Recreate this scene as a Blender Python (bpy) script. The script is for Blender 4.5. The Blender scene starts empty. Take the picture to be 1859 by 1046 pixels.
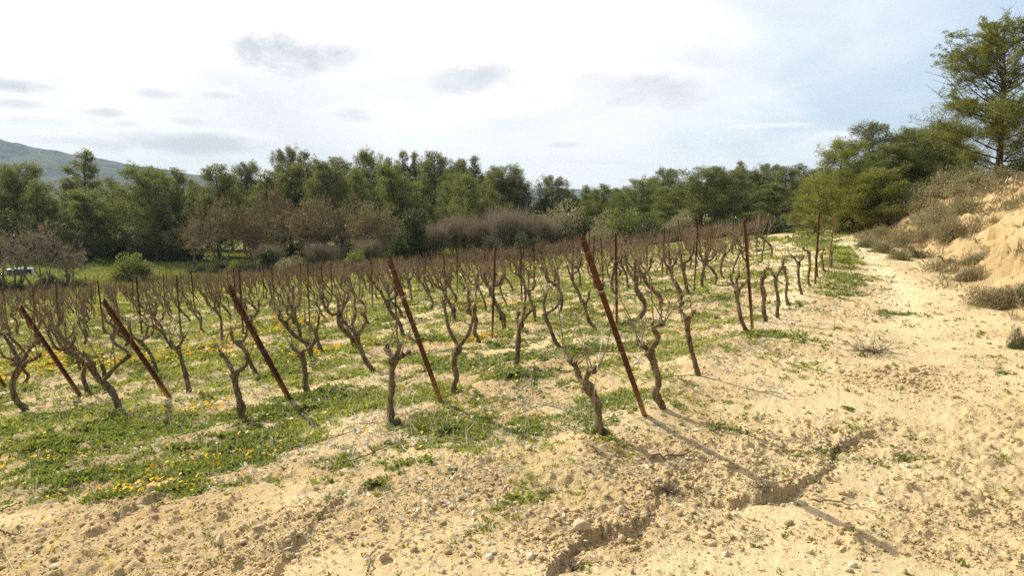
import bpy, math, random
import numpy as np
from mathutils import Vector

# ------------------------------------------------------------------ camera, sky, sun
S = bpy.context.scene
COL = S.collection
R_ = math.radians
FPX = 1240.0                      # focal length in pixels of the 1859 px wide photograph
PITCH = math.atan(141 / FPX)
cam = bpy.data.cameras.new('camera')
cam.sensor_width = 36.0
cam.lens = 36.0 * FPX / 1859.0
cam.clip_start = 0.05
cam.clip_end = 20000
camo = bpy.data.objects.new('camera', cam)
COL.objects.link(camo)
camo.location = (0, 0, 0)
camo.rotation_euler = (math.pi / 2 - PITCH, 0, 0)
S.camera = camo

S.view_settings.view_transform = 'Standard'
S.view_settings.look = 'None'
S.view_settings.gamma = 1
S.view_settings.use_curve_mapping = False
S.view_settings.exposure = 0.28
S.cycles.use_denoising = False

SUN_AZ = R_(-51)                  # measured from +Y towards +X
SUN_EL = R_(39)
sv = Vector((math.sin(SUN_AZ) * math.cos(SUN_EL), math.cos(SUN_AZ) * math.cos(SUN_EL), math.sin(SUN_EL)))
sl = bpy.data.lights.new('sun', 'SUN')
sl.energy = 5.0
sl.angle = R_(0.6)
sl.color = (1.0, 0.93, 0.80)
so = bpy.data.objects.new('sun', sl)
COL.objects.link(so)
so.rotation_euler = sv.to_track_quat('Z', 'Y').to_euler()
so.location = sv * 60


class NT:
    """small helper to wire node trees"""
    def __init__(self, tree):
        self.t = tree
        tree.nodes.clear()

    def n(self, typ, **kw):
        nd = self.t.nodes.new(typ)
        for k, v in kw.items():
            if k.startswith('i_'):
                key = k[2:]
                key = int(key) if key.isdigit() else key.replace('_', ' ')
                s = nd.inputs[key]
                if hasattr(v, 'is_output') or isinstance(v, bpy.types.NodeSocket):
                    self.t.links.new(v, s)
                else:
                    s.default_value = v
            else:
                setattr(nd, k, v)
        return nd

    def math(self, op, a, b=None, c=None, clamp=False):
        nd = self.t.nodes.new('ShaderNodeMath')
        nd.operation = op
        nd.use_clamp = clamp
        for i, v in enumerate((a, b, c)):
            if v is None:
                continue
            if isinstance(v, bpy.types.NodeSocket):
                self.t.links.new(v, nd.inputs[i])
            else:
                nd.inputs[i].default_value = v
        return nd.outputs[0]

    def mix(self, f, a, b):
        nd = self.t.nodes.new('ShaderNodeMix')
        nd.data_type = 'RGBA'
        for s, v in ((nd.inputs[0], f), (nd.inputs[6], a), (nd.inputs[7], b)):
            if isinstance(v, bpy.types.NodeSocket):
                self.t.links.new(v, s)
            else:
                s.default_value = v if not isinstance(v, tuple) or len(v) == 4 else (*v, 1)
        return nd.outputs[2]

    def smooth(self, x, lo, hi):
        nd = self.t.nodes.new('ShaderNodeMapRange')
        nd.interpolation_type = 'SMOOTHSTEP'
        self.t.links.new(x, nd.inputs[0])
        nd.inputs[1].default_value = lo
        nd.inputs[2].default_value = hi
        return nd.outputs[0]

    def noise(self, vec, scale, detail=4, rough=0.55, dist=0.0):
        nd = self.n('ShaderNodeTexNoise', i_Scale=scale, i_Detail=detail, i_Roughness=rough, i_Distortion=dist)
        if vec is not None:
            self.t.links.new(vec, nd.inputs['Vector'])
        return nd.outputs['Fac']


def build_world():
    w = bpy.data.worlds.new('World')
    S.world = w
    w.use_nodes = True
    t = NT(w.node_tree)
    sky = t.n('ShaderNodeTexSky', sky_type='NISHITA', sun_disc=False)
    sky.sun_elevation = SUN_EL
    sky.sun_rotation = SUN_AZ
    sky.altitude = 200
    sky.air_density = 1.0
    sky.dust_density = 1.6
    sky.ozone_density = 1.0
    co = t.n('ShaderNodeTexCoord').outputs['Generated']
    sep = t.n('ShaderNodeSeparateXYZ')
    t.t.links.new(co, sep.inputs[0])
    x, y, z = sep.outputs
    az = t.math('ARCTAN2', x, y)
    el = t.math('ARCSINE', z)
    # cloud layer seen in perspective
    zz = t.math('ADD', t.math('MAXIMUM', z, 0.0), 0.16)
    cv = t.n('ShaderNodeCombineXYZ')
    t.t.links.new(t.math('DIVIDE', x, zz), cv.inputs[0])
    t.t.links.new(t.math('DIVIDE', y, zz), cv.inputs[1])
    veil = t.noise(cv.outputs[0], 0.55, 6, 0.55, 0.6)
    cv2 = t.n('ShaderNodeCombineXYZ', i_Z=3.7)
    t.t.links.new(t.math('MULTIPLY', az, 1.0), cv2.inputs[0])
    t.t.links.new(t.math('MULTIPLY', el, 2.0), cv2.inputs[1])
    puff = t.noise(cv2.outputs[0], 13.0, 8, 0.62, 0.35)
    fine = t.noise(cv2.outputs[0], 3.2, 5, 0.6, 0.4)
    # veil is thick towards the left / the sun and thin to the right
    sd = t.n('ShaderNodeVectorMath', operation='DOT_PRODUCT')
    t.t.links.new(co, sd.inputs[0])
    sd.inputs[1].default_value = tuple(sv)
    side = t.math('MULTIPLY', t.math('SUBTRACT', sd.outputs['Value'], 0.44), 0.85)
    v = t.math('ADD', veil, side)
    lowb = t.math('MULTIPLY', t.math('SUBTRACT', 0.22, el), 0.30)
    v = t.math('ADD', v, t.math('MAXIMUM', lowb, -0.1))
    vm = t.smooth(v, 0.18, 0.56)
    vm = t.math('MULTIPLY', vm, 0.97)
    pale = t.mix(t.smooth(fine, 0.42, 0.72), (10.4, 10.4, 10.4), (8.3, 8.5, 8.85))
    base = t.mix(t.smooth(y, -.1, .35), sky.outputs[0], t.mix(0.8, sky.outputs[0], (5.9, 7.4, 8.9)))
    colr = t.mix(vm, base, pale)
    # single clouds: (azimuth px, elevation px, half width, half height, greyness)
    blobs = [(520, 82, 115, 34, .60), (850, 128, 100, 30, .38), (1195, 150, 105, 36, .38), (1080, 135, 60, 20, .22),
             (640, 203, 48, 13, .34), (290, 165, 42, 11, .34), (395, 168, 34, 8, .34), (20, 148, 80, 14, .42),
             (25, 183, 60, 10, .30), (190, 200, 34, 9, .32), (230, 222, 26, 7, .30), (330, 252, 175, 22, .42), (120, 250, 90, 10, .26),
             (1018, 260, 46, 7, .32), (60, 215, 60, 12, .25), (1520, 250, 46, 14, .30), (340, 215, 30, 8, .24), (1400, 228, 70, 6, .2)]
    pn = t.math('MULTIPLY', t.math('SUBTRACT', puff, 0.5), 3.5)
    for bx, by, hw, hh, g in blobs:
        X, Y, F = bx - 929.5, 523 - by, FPX
        dx, dy, dz = X, F * math.cos(PITCH) + Y * math.sin(PITCH), -F * math.sin(PITCH) + Y * math.cos(PITCH)
        L = math.sqrt(dx * dx + dy * dy + dz * dz)
        a0, e0 = math.atan2(dx, dy), math.asin(dz / L)
        wa, we = hw / L, hh / L
        a = t.math('DIVIDE', t.math('SUBTRACT', az, a0), wa)
        e = t.math('DIVIDE', t.math('SUBTRACT', el, e0), we)
        r2 = t.math('ADD', t.math('POWER', t.math('ABSOLUTE', a), 2.0), t.math('POWER', t.math('ABSOLUTE', e), 2.0))
        q = t.math('ADD', t.math('SUBTRACT', 1.15, r2), pn)
        m = t.smooth(q, -0.6, 1.6)
        # sunlit edge then grey body, greyer towards its lower part
        white = t.mix(m, colr, (11.0, 11.0, 11.0))
        low = t.math('ADD', q, t.math('MULTIPLY', e, -0.75))
        gm = t.math('MULTIPLY', t.smooth(low, -0.15, 1.7), min(g * 1.75, .95))
        colr = t.mix(gm, white, (4.9, 5.2, 5.75))
    bg = t.n('ShaderNodeBackground', i_Strength=0.095)
    t.t.links.new(colr, bg.inputs[0])
    out = t.n('ShaderNodeOutputWorld')
    t.t.links.new(bg.outputs[0], out.inputs[0])


build_world()

# ------------------------------------------------------------------ pixel <-> world helpers
cP, sP = math.cos(PITCH), math.sin(PITCH)


def ray(px, py):
    X, Y = px - 929.5, 523 - py
    return np.array([X, FPX * cP + Y * sP, -FPX * sP + Y * cP])


def at(px, py, Y):
    """point of the sight line at depth Y"""
    d = ray(px, py)
    return d * (Y / d[1])


def proj(x, y, z):
    dep = y * cP - z * sP
    up = y * sP + z * cP
    return 929.5 + FPX * x / dep, 523 - FPX * up / dep


# ------------------------------------------------------------------ noise
def _hash(ix, iy, seed):
    h = (ix.astype(np.int64) * 374761393 + iy.astype(np.int64) * 668265263 + seed * 1274126177) & 0xFFFFFFFF
    h = ((h ^ (h >> 13)) * 1274126177) & 0xFFFFFFFF
    h = (h ^ (h >> 16)) & 0xFFFFFF
    return h / float(0xFFFFFF)


def vnoise(x, y, seed=0):
    xi, yi = np.floor(x), np.floor(y)
    fx, fy = x - xi, y - yi
    fx = fx * fx * fx * (fx * (fx * 6 - 15) + 10)
    fy = fy * fy * fy * (fy * (fy * 6 - 15) + 10)
    a, b = _hash(xi, yi, seed), _hash(xi + 1, yi, seed)
    c, d = _hash(xi, yi + 1, seed), _hash(xi + 1, yi + 1, seed)
    return (a * (1 - fx) + b * fx) * (1 - fy) + (c * (1 - fx) + d * fx) * fy


def fbm(x, y, octs=4, seed=0, gain=0.5):
    s, a, n = 0, 1.0, 0
    for o in range(octs):
        ca, sa = math.cos(o * 1.1 + .4), math.sin(o * 1.1 + .4)
        s = s + a * vnoise((x * ca - y * sa) * 2 ** o + 17.3 * o, (x * sa + y * ca) * 2 ** o - 9.1 * o, seed + o)
        n += a
        a *= gain
    return s / n


def sstep(x, a, b):
    t = np.clip((x - a) / (b - a), 0, 1)
    return t * t * (3 - 2 * t)


# ------------------------------------------------------------------ terrain
RD = np.array([0.507, 0.862])          # direction of the vine rows
ND = np.array([-0.862, 0.507])         # across the rows, downhill
OX, OY = 1.01, 5.2


def uv_of(x, y):
    return (x - OX) * RD[0] + (y - OY) * RD[1], (x - OX) * ND[0] + (y - OY) * ND[1]


def xy_of(u, v):
    return OX + u * RD[0] + v * ND[0], OY + u * RD[1] + v * ND[1]


_t = np.linspace(-80, 400, 4801)
_zv = np.interp(_t, [-80, -3, -1, 0, 2, 4, 6, 8, 10, 19, 27, 35, 45, 60, 90, 160, 400],
                [-1.62, -1.62, -1.63, -1.62, -1.86, -2.15, -2.38, -2.6, -2.8, -3.6, -4.3, -5.0, -5.7, -6.2, -5.9, -4.0, -1])
_k = np.hanning(15); _k /= _k.sum()
_zv = np.convolve(np.pad(_zv, 7, mode='edge'), _k, 'valid')
BF_Y = [-30, 5, 9.5, 12.6, 18.4, 22.5, 33, 45, 80, 400]
BF_X = [-9, 5.0, 7.1, 8.6, 11.3, 13.0, 16.4, 22, 34, 100]


def bank_s(x, y):
    return (x - np.interp(y, BF_Y, BF_X)) * 0.88


def base_h(x, y):
    x = np.asarray(x, float); y = np.asarray(y, float)
    u, v = uv_of(x, y)
    z = np.interp(v, _t, _zv)
    z = z + 0.019 * np.clip(u, 0, 42) * (1 - sstep(v, 10, 26)) * sstep(v, -6, 1)
    s = bank_s(x, y) + (fbm(x * .35, y * .35, 3, 71) - .5) * 1.0 * sstep(y, 3, 12)
    rise = np.interp(s, [0, .4, 1.4, 2.6, 3.6, 6, 12, 40, 120], [0, .10, .78, 1.85, 2.45, 2.95, 3.6, 8, 15])
    z = z + rise * (1 - .55 * sstep(y, 30, 52))
    z = z + 3.2 * sstep(y, 62, 110) * sstep(x, -40, 0)
    return z


def gp(px, py):
    """ground point under a pixel of the photograph"""
    d = ray(px, py)
    ys = np.concatenate([np.arange(1.5, 30, .05), np.arange(30, 140, .25)])
    P = d[None, :] * (ys / d[1])[:, None]
    h = base_h(P[:, 0], P[:, 1])
    below = P[:, 2] < h
    i = int(np.argmax(below)) if below.any() else len(ys) - 1
    i = max(i, 1)
    a = (P[i - 1, 2] - h[i - 1]); b = (P[i, 2] - h[i])
    f = a / (a - b + 1e-9)
    y = ys[i - 1] + (ys[i] - ys[i - 1]) * min(max(f, 0), 1)
    p = d * (y / d[1])
    return float(p[0]), float(p[1])


SCARPS = [([(1640, 770), (1560, 790), (1505, 830), (1492, 862), (1462, 884), (1400, 906), (1330, 912), (1270, 905), (1212, 890), (1185, 905),
            (1180, 945), (1130, 975), (1085, 985), (1050, 1005), (1010, 1046), (985, 1085)], 0.042, 1),
          ([(640, 900), (585, 945), (560, 985), (520, 1015), (500, 1046), (480, 1090)], 0.038, 1),
          ([(330, 890), (270, 915), (215, 948), (160, 955)], 0.03, 1),
          ([(1560, 905), (1640, 918), (1720, 905), (1780, 912), (1859, 905)], 0.016, 1)]
SC = [(np.array([gp(*p) for p in pl]), h, s) for pl, h, s in SCARPS]


def scarp_h(x, y):
    z = np.zeros_like(x)
    edge = np.zeros_like(x)
    for P, h, sgn in SC:
        x0, y0 = P.min(0) - .9
        x1, y1 = P.max(0) + .9
        m = (x > x0) & (x < x1) & (y > y0) & (y < y1)
        if not m.any():
            continue
        X, Y = x[m], y[m]
        X, Y = X + (fbm(X * 6, Y * 6, 5, 5, .65) - .5) * .20, Y + (fbm(X * 6, Y * 6, 5, 6, .65) - .5) * .20
        best = np.full(X.shape, 9.0); side = np.zeros(X.shape); along = np.zeros(X.shape)
        n = len(P)
        for i in range(n - 1):
            a, b = P[i], P[i + 1]
            ab = b - a
            L2 = ab @ ab
            t = np.clip(((X - a[0]) * ab[0] + (Y - a[1]) * ab[1]) / L2, 0, 1)
            dx, dy = X - a[0] - t * ab[0], Y - a[1] - t * ab[1]
            d = np.hypot(dx, dy)
            cr = ab[0] * dy - ab[1] * dx
            k = d < best
            best = np.where(k, d, best)
            side = np.where(k, np.sign(cr), side)
            along = np.where(k, (i + t) / (n - 1), along)
        s = best * -side * sgn              # positive on the upper side
        taper = sstep(along, 0, .12) * (1 - sstep(along, .9, 1.0))
        amp = .55 + .8 * sstep(fbm(X * 1.7, Y * 1.7, 3, 8), .3, .7)
        up = np.exp(-np.clip(s, 0, 9) / .22) * sstep(s, -.012, .018)
        lo = -0.5 * np.exp(-(np.clip(s, -9, 0) / .075) ** 2) * (s < .01)
        prof = (up + lo) * amp * (.7 + .6 * vnoise(X * 22, Y * 22, 9))
        z[m] += h * prof * taper
        edge[m] = np.maximum(edge[m], np.exp(-(np.clip(-s, 0, 9) / .08) ** 2) * (s < .03) * taper)
    return z, edge


def wheels(x, y):
    """compacted wheel lines of the track"""
    s = bank_s(x, y) + (fbm(x * .25, y * .25, 2, 25) - .5) * .5
    w = np.exp(-((s + 1.25) / .34) ** 2) + np.exp(-((s + 2.95) / .36) ** 2)
    return np.clip(w, 0, 1) * sstep(y, 6.5, 11)


def rough_mask(x, y):
    """1 = cloddy broken soil, 0 = smooth washed sand"""
    r = sstep(fbm(x * .9 + 3, y * 1.1, 4, 21), .36, .60)
    return r * (1 - .85 * wheels(x, y))


ROWS_V = 2.0


def height(x, y, detail=True):
    x = np.asarray(x, float); y = np.asarray(y, float)
    z = base_h(x, y)
    u, v = uv_of(x, y)
    k = v / ROWS_V
    off = (k - np.round(k)) * ROWS_V
    berm = np.exp(-(off / .28) ** 2) * sstep(u, -2.3, -.6) * (v > -1) * (v < 46)
    z = z + berm * .055
    z = z + (fbm(x * .45, y * .45, 3, 31) - .5) * .12 - wheels(x, y) * .035
    if detail:
        dist = np.hypot(x, y)
        rm = rough_mask(x, y)
        near = 1 - sstep(dist, 14, 32)
        a = (.25 + .75 * rm)
        z = z + (fbm(x * 3.1, y * 3.1, 3, 41) - .5) * .075 * a * (1 - sstep(dist, 30, 60))
        n1 = fbm(x * 13, y * 13, 3, 51)
        z = z + np.maximum(n1 - .47, 0) * .085 * a * near
        n2 = vnoise(x * 42, y * 42, 61)
        z = z + np.maximum(n2 - .5, 0) * .022 * a * (1 - sstep(dist, 7, 14))
        bs = bank_s(x, y)
        bk = sstep(bs, .2, 1.0)
        z = z + bk * (np.abs(fbm(x * 1.1 + y * .25, y * .45, 4, 77) - .5) * -1.0 + .15) * 1.35 * (1 - sstep(bs, 7, 12))
        z = z + bk * (fbm(x * 5, y * 5, 5, 78, .62) - .5) * .30
        gr = np.abs(vnoise((x * RD[0] + y * RD[1]) * 2.6 + fbm(x, y, 2, 79) * 2, (x * ND[0] + y * ND[1]) * .5, 80) - .5)
        z = z - bk * np.exp(-(gr / .07) ** 2) * .16
        sh, _ = scarp_h(x, y)
        z = z + sh
    return z


def hz(x, y):
    return float(height(np.array([x]), np.array([y]))[0])


def gp3(px, py):
    x, y = gp(px, py)
    return np.array([x, y, hz(x, y)])


# vegetation cover, 0..1
def spot(x, y, cx, cy, rx, ry):
    return np.exp(-(((x - cx) / rx) ** 2 + ((y - cy) / ry) ** 2))


GREENS = [(gp(70, 655), 1.6, .9), (gp(160, 668), 1.7, .8), (gp(300, 655), 1.2, .8), (gp(530, 600), 1.2, 1.0), (gp(150, 760), .9, .35), (gp(330, 770), 1.0, .35), (gp(560, 745), .35, .16), (gp(810, 780), .28, .3), (gp(700, 745), .4, .2), (gp(390, 850), .35, .14),
          (gp(300, 850), .35, .12), (gp(930, 690), .35, .25), (gp(1100, 740), .35, .25), (gp(60, 820), .7, .25), (gp(440, 800), .4, .15), (gp(1080, 640), .8, .35),
          (gp(1590, 508), .8, .5), (gp(1510, 455), .4, .5), (gp(1380, 500), .5, .5), (gp(1430, 610), .5, .15), (gp(240, 905), .5, .12),
          (gp(20, 790), .6, .2), (gp(600, 640), .9, .4), (gp(860, 660), .6, .3), (gp(760, 850), .18, .08), (gp(1610, 570), .7, .3), (gp(1250, 640), .5, .25)]


def cover(x, y):
    u, v = uv_of(x, y)
    c = np.interp(v, [-1.2, -.5, 1.0, 3, 6, 12], [.08, .25, .43, .51, .54, .57])
    c = c * (1 - .25 * sstep(u, 8, 22) * (1 - sstep(v, 5, 12)))
    front = -1.25 - .40 * np.clip(v, 0, 8)
    c = c * (.08 + .92 * sstep(u, front - 1.9, front + 1.1))
    c = np.where((u > 17) & (v < 1.5), np.maximum(c, .16), c)
    n = .62 * fbm(x * 1.5, y * 1.5, 4, 91, .6) + .38 * fbm(x * 6, y * 6, 3, 95, .6)
    g = 0
    for (cx, cy), rx, ry in GREENS:
        g = np.maximum(g, spot(x, y, cx, cy, rx, ry))
    th = .86 - .62 * c
    mid = .15 * np.exp(-((bank_s(x, y) + 2.1) / .5) ** 2) * sstep(y, 9, 14)
    return sstep(n + .30 * g + mid * 1.6, th - .20, th + .18) * (bank_s(x, y) < .3)


# ------------------------------------------------------------------ materials
MATS = {}


def new_mat(name):
    m = bpy.data.materials.new(name)
    m.use_nodes = True
    MATS[name] = m
    return m, NT(m.node_tree)


def finish(t, bsdf_out, disp=None):
    o = t.n('ShaderNodeOutputMaterial')
    t.t.links.new(bsdf_out, o.inputs[0])


def pbsdf(t, col, rough=.9, spec=.2, normal=None, metal=0):
    b = t.n('ShaderNodeBsdfPrincipled', i_Roughness=rough, i_Metallic=metal)
    b.inputs['Specular IOR Level'].default_value = spec
    if isinstance(col, bpy.types.NodeSocket):
        t.t.links.new(col, b.inputs['Base Color'])
    else:
        b.inputs['Base Color'].default_value = (*col, 1)
    if normal is not None:
        t.t.links.new(normal, b.inputs['Normal'])
    return b.outputs[0]


def bump(t, h, strength=.5, dist=.02):
    b = t.n('ShaderNodeBump', i_Strength=strength, i_Distance=dist)
    t.t.links.new(h, b.inputs['Height'])
    return b.outputs[0]


def ground_mat(name, c1, c2, c3, vegcol=(.155, .155, .055), orange=.3):
    m, t = new_mat(name)
    pos = t.n('ShaderNodeNewGeometry').outputs['Position']
    big = t.noise(pos, .8, 5, .6)
    mid = t.noise(pos, 7, 5, .65)
    fin = t.noise(pos, 70, 4, .7)
    fin2 = t.noise(pos, 260, 2, .6)
    rough = t.n('ShaderNodeAttribute', attribute_name='rough').outputs['Fac']
    veg = t.n('ShaderNodeAttribute', attribute_name='veg').outputs['Fac']
    c = t.mix(t.smooth(big, .35, .65), c1, c2)
    c = t.mix(t.math('MULTIPLY', t.smooth(mid, .5, .72), .55), c, c3)
    c = t.mix(t.math('MULTIPLY', rough, .40), c, c3)
    lane = t.n('ShaderNodeAttribute', attribute_name='lane').outputs['Fac']
    c = t.mix(t.math('MULTIPLY', t.math('SUBTRACT', 1.0, t.smooth(rough, 0.0, .5)), .45), c, (.76, .605, .35) if orange < .45 else (.58, .44, .235))
    c = t.mix(t.math('MULTIPLY', lane, .85), c, (.80, .655, .40))
    c = t.mix(t.math('MULTIPLY', t.smooth(t.noise(pos, .35, 4, .6, .4), .50, .66), .35), c, (.50, .365, .185))
    och = t.math('MULTIPLY', t.smooth(t.noise(pos, 2.3, 3, .5, .5), .60, .74), orange)
    c = t.mix(och, c, (.60, .38, .13))
    # pale grains and darker grit
    c = t.mix(t.math('MULTIPLY', t.smooth(fin, .57, .70), .30), c, (.24, .165, .085))
    c = t.mix(t.math('MULTIPLY', t.smooth(fin2, .60, .75), .22), c, (.74, .62, .42))
    # plant litter and low moss between the weeds
    lit = t.mix(t.smooth(t.noise(pos, 35, 3, .7), .45, .62), vegcol, (.36, .30, .16))
    vf = t.math('MULTIPLY', veg, t.smooth(t.noise(pos, 11, 4, .7), .25, .5))
    c = t.mix(t.math('MULTIPLY', vf, .55), c, lit)
    h = t.math('ADD', t.math('MULTIPLY', fin, .7), t.math('ADD', t.math('MULTIPLY', t.noise(pos, 28, 5, .75), 1.4), t.math('MULTIPLY', fin2, .25)))
    finish(t, pbsdf(t, c, .95, .12, bump(t, h, .75, .022)))
    return m


SAND = ground_mat('sandy_soil', (.67, .505, .262), (.62, .452, .222), (.46, .335, .172))
TRACK = ground_mat('track_sand', (.71, .555, .305), (.66, .495, .255), (.53, .395, .205), orange=.15)
BANK = ground_mat('bank_earth', (.50, .365, .18), (.49, .335, .145), (.34, .245, .13), orange=.6)


def meadow_mat():
    m, t = new_mat('meadow_turf')
    pos = t.n('ShaderNodeNewGeometry').outputs['Position']
    a = t.noise(pos, .12, 5, .6)
    b = t.noise(pos, 1.4, 5, .7)
    c = t.mix(t.smooth(a, .38, .62), (.15, .19, .035), (.26, .235, .09))
    c = t.mix(t.math('MULTIPLY', t.smooth(b, .45, .65), .7), c, (.10, .13, .03))
    finish(t, pbsdf(t, c, 1, .05, bump(t, b, .8, .2)))
    return m


MEADOW = meadow_mat()


def leaf_mat(name, c1, c2, c3=None, trans=.35, hue=.12, tcol=None):
    """foliage with light passing through; tint attribute varies it clump by clump, the object id tree by tree"""
    m, t = new_mat(name)
    tint = t.n('ShaderNodeAttribute', attribute_name='tint').outputs['Fac']
    rnd = t.n('ShaderNodeObjectInfo').outputs['Random']
    c = t.mix(tint, c1, c2)
    if c3 is not None:
        c = t.mix(t.smooth(rnd, .2, .95), c, c3)
    hs = t.n('ShaderNodeHueSaturation', i_Fac=1.0)
    t.t.links.new(t.math('ADD', t.math('MULTIPLY', rnd, .5), .95), hs.inputs['Value'])
    t.t.links.new(c, hs.inputs['Color'])
    c = hs.outputs[0]
    d = t.n('ShaderNodeBsdfDiffuse')
    t.t.links.new(c, d.inputs[0])
    tr = t.n('ShaderNodeBsdfTranslucent')
    t.t.links.new(t.mix(.5, c, tcol or c2), tr.inputs[0])
    mx = t.n('ShaderNodeMixShader', i_Fac=trans)
    t.t.links.new(d.outputs[0], mx.inputs[1])
    t.t.links.new(tr.outputs[0], mx.inputs[2])
    gl = t.n('ShaderNodeBsdfGlossy', i_Roughness=.45)
    gl.inputs[0].default_value = (.9, .95, .85, 1)
    mg = t.n('ShaderNodeMixShader', i_Fac=.035)
    t.t.links.new(mx.outputs[0], mg.inputs[1])
    t.t.links.new(gl.outputs[0], mg.inputs[2])
    finish(t, mg.outputs[0])
    return m


PINE = leaf_mat('pine_needles', (.058, .076, .024), (.190, .200, .055), (.066, .078, .032), .48, tcol=(.34, .34, .075))
PINE_Y = leaf_mat('young_pine_needles', (.075, .100, .018), (.205, .215, .034), None, .5, tcol=(.40, .38, .05))
SHRUB = leaf_mat('shrub_leaves', (.045, .070, .022), (.11, .13, .042), (.075, .085, .035), .3)
OLIVE = leaf_mat('olive_grey_leaves', (.21, .19, .085), (.40, .36, .18), (.27, .235, .12), .35)
WEED = leaf_mat('weed_leaves', (.080, .110, .026), (.33, .335, .075), None, .5, tcol=(.42, .48, .07))
DRYG = leaf_mat('dry_grass', (.24, .19, .095), (.34, .28, .14), (.15, .15, .06), .3)
STRAW = leaf_mat('dry_litter', (.34, .28, .18), (.70, .65, .52), None, .25)
PETAL = leaf_mat('flower_petals', (.85, .42, .006), (.88, .62, .02), None, .35)
MAUVE = leaf_mat('brown_twig_haze', (.19, .145, .095), (.31, .235, .155), (.24, .20, .14), .2)
RUSSET = leaf_mat('withered_leaves', (.145, .112, .048), (.27, .20, .08), None, .35)


def bark_mat(name, c1, c2, sc=1.0, stretch=.25, st=.9, lichen=0):
    m, t = new_mat(name)
    tc = t.n('ShaderNodeTexCoord').outputs['Object']
    mp = t.n('ShaderNodeMapping')
    mp.inputs['Scale'].default_value = (1, 1, stretch)
    t.t.links.new(tc, mp.inputs[0])
    a = t.noise(mp.outputs[0], 55 * sc, 5, .7, .4)
    b = t.noise(mp.outputs[0], 12 * sc, 4, .6)
    c = t.mix(t.smooth(a, .38, .62), c1, c2)
    c = t.mix(t.math('MULTIPLY', t.smooth(b, .5, .7), .5), c, (c1[0] * .6, c1[1] * .6, c1[2] * .6))
    if lichen:
        c = t.mix(t.math('MULTIPLY', t.smooth(t.noise(tc, 20 * sc, 3), .58, .68), lichen), c, (.30, .22, .06))
    finish(t, pbsdf(t, c, .92, .15, bump(t, a, st, .012 / sc)))
    return m


VINEBARK = bark_mat('vine_bark', (.080, .057, .033), (.265, .205, .125), .62, lichen=.3)
CANE = bark_mat('cane_bark', (.19, .130, .080), (.34, .255, .165), 1.6, st=.3)
PINEBARK = bark_mat('pine_bark', (.065, .05, .038), (.16, .12, .085), .25)
GREYBARK = bark_mat('grey_twig_bark', (.15, .118, .083), (.30, .245, .17), .4)


def rust_mat():
    m, t = new_mat('rusty_steel')
    tc = t.n('ShaderNodeTexCoord').outputs['Object']
    a = t.noise(tc, 18, 5, .65)
    b = t.noise(tc, 120, 3, .7)
    c = t.mix(t.smooth(a, .38, .62), (.055, .021, .013), (.135, .045, .022))
    c = t.mix(t.math('MULTIPLY', t.smooth(b, .5, .68), .5), c, (.23, .09, .038))
    sep = t.n('ShaderNodeSeparateXYZ')
    t.t.links.new(tc, sep.inputs[0])
    foot = t.math('MULTIPLY', t.math('SUBTRACT', 1, t.smooth(sep.outputs[2], .05, .42)), t.smooth(a, .3, .55))
    c = t.mix(t.math('MULTIPLY', foot, .75), c, (.42, .24, .09))
    finish(t, pbsdf(t, c, .72, .35, bump(t, b, .35, .003), .15))
    return m


RUST = rust_mat()


def plain(name, col, rough=.6, metal=0, spec=.4):
    m, t = new_mat(name)
    tc = t.n('ShaderNodeTexCoord').outputs['Object']
    a = t.noise(tc, 9, 4, .6)
    c = t.mix(t.smooth(a, .3, .7), tuple(x * .86 for x in col), tuple(min(x * 1.08, 1) for x in col))
    finish(t, pbsdf(t, c, rough, spec, None, metal))
    return m


WIRE = plain('galvanised_wire', (.42, .36, .30), .5, .6)
WHITEPAINT = plain('white_car_paint', (.78, .78, .77), .25, 0, .5)
DARKGLASS = plain('car_glass', (.025, .03, .035), .08, 0, .6)
RUBBER = plain('tyre_rubber', (.03, .03, .03), .8)
LAMPGLASS = plain('lamp_glass', (.75, .75, .72), .15, 0, .6)
REDGLASS = plain('red_lamp_glass', (.45, .04, .03), .2)
GREYPLASTIC = plain('grey_plastic', (.10, .10, .105), .6)
OCHRESTEEL = plain('ochre_rusted_steel', (.52, .33, .12), .8, 0, .2)


def stone_mat():
    m, t = new_mat('limestone')
    tc = t.n('ShaderNodeTexCoord').outputs['Object']
    rnd = t.n('ShaderNodeObjectInfo').outputs['Random']
    a = t.noise(tc, 22, 5, .65)
    c = t.mix(t.smooth(a, .3, .7), (.46, .34, .19), (.60, .47, .30))
    c = t.mix(t.math('MULTIPLY', rnd, .4), c, (.64, .54, .40))
    finish(t, pbsdf(t, c, .9, .2, bump(t, a, .7, .01)))
    return m


STONE = stone_mat()


def hill_mat(name, c1, c2, sc):
    m, t = new_mat(name)
    pos = t.n('ShaderNodeNewGeometry').outputs['Position']
    a = t.noise(pos, sc, 7, .7)
    b = t.noise(pos, sc * .2, 4, .6)
    c = t.mix(t.smooth(a, .42, .58), c1, c2)
    c = t.mix(t.math('MULTIPLY', t.smooth(b, .5, .68), .45), c, (.17, .16, .11))
    finish(t, pbsdf(t, c, 1, .02, bump(t, a, 1.0, 8)))
    return m


HILLM = hill_mat('garrigue', (.050, .072, .055), (.125, .145, .110), .035)


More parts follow.
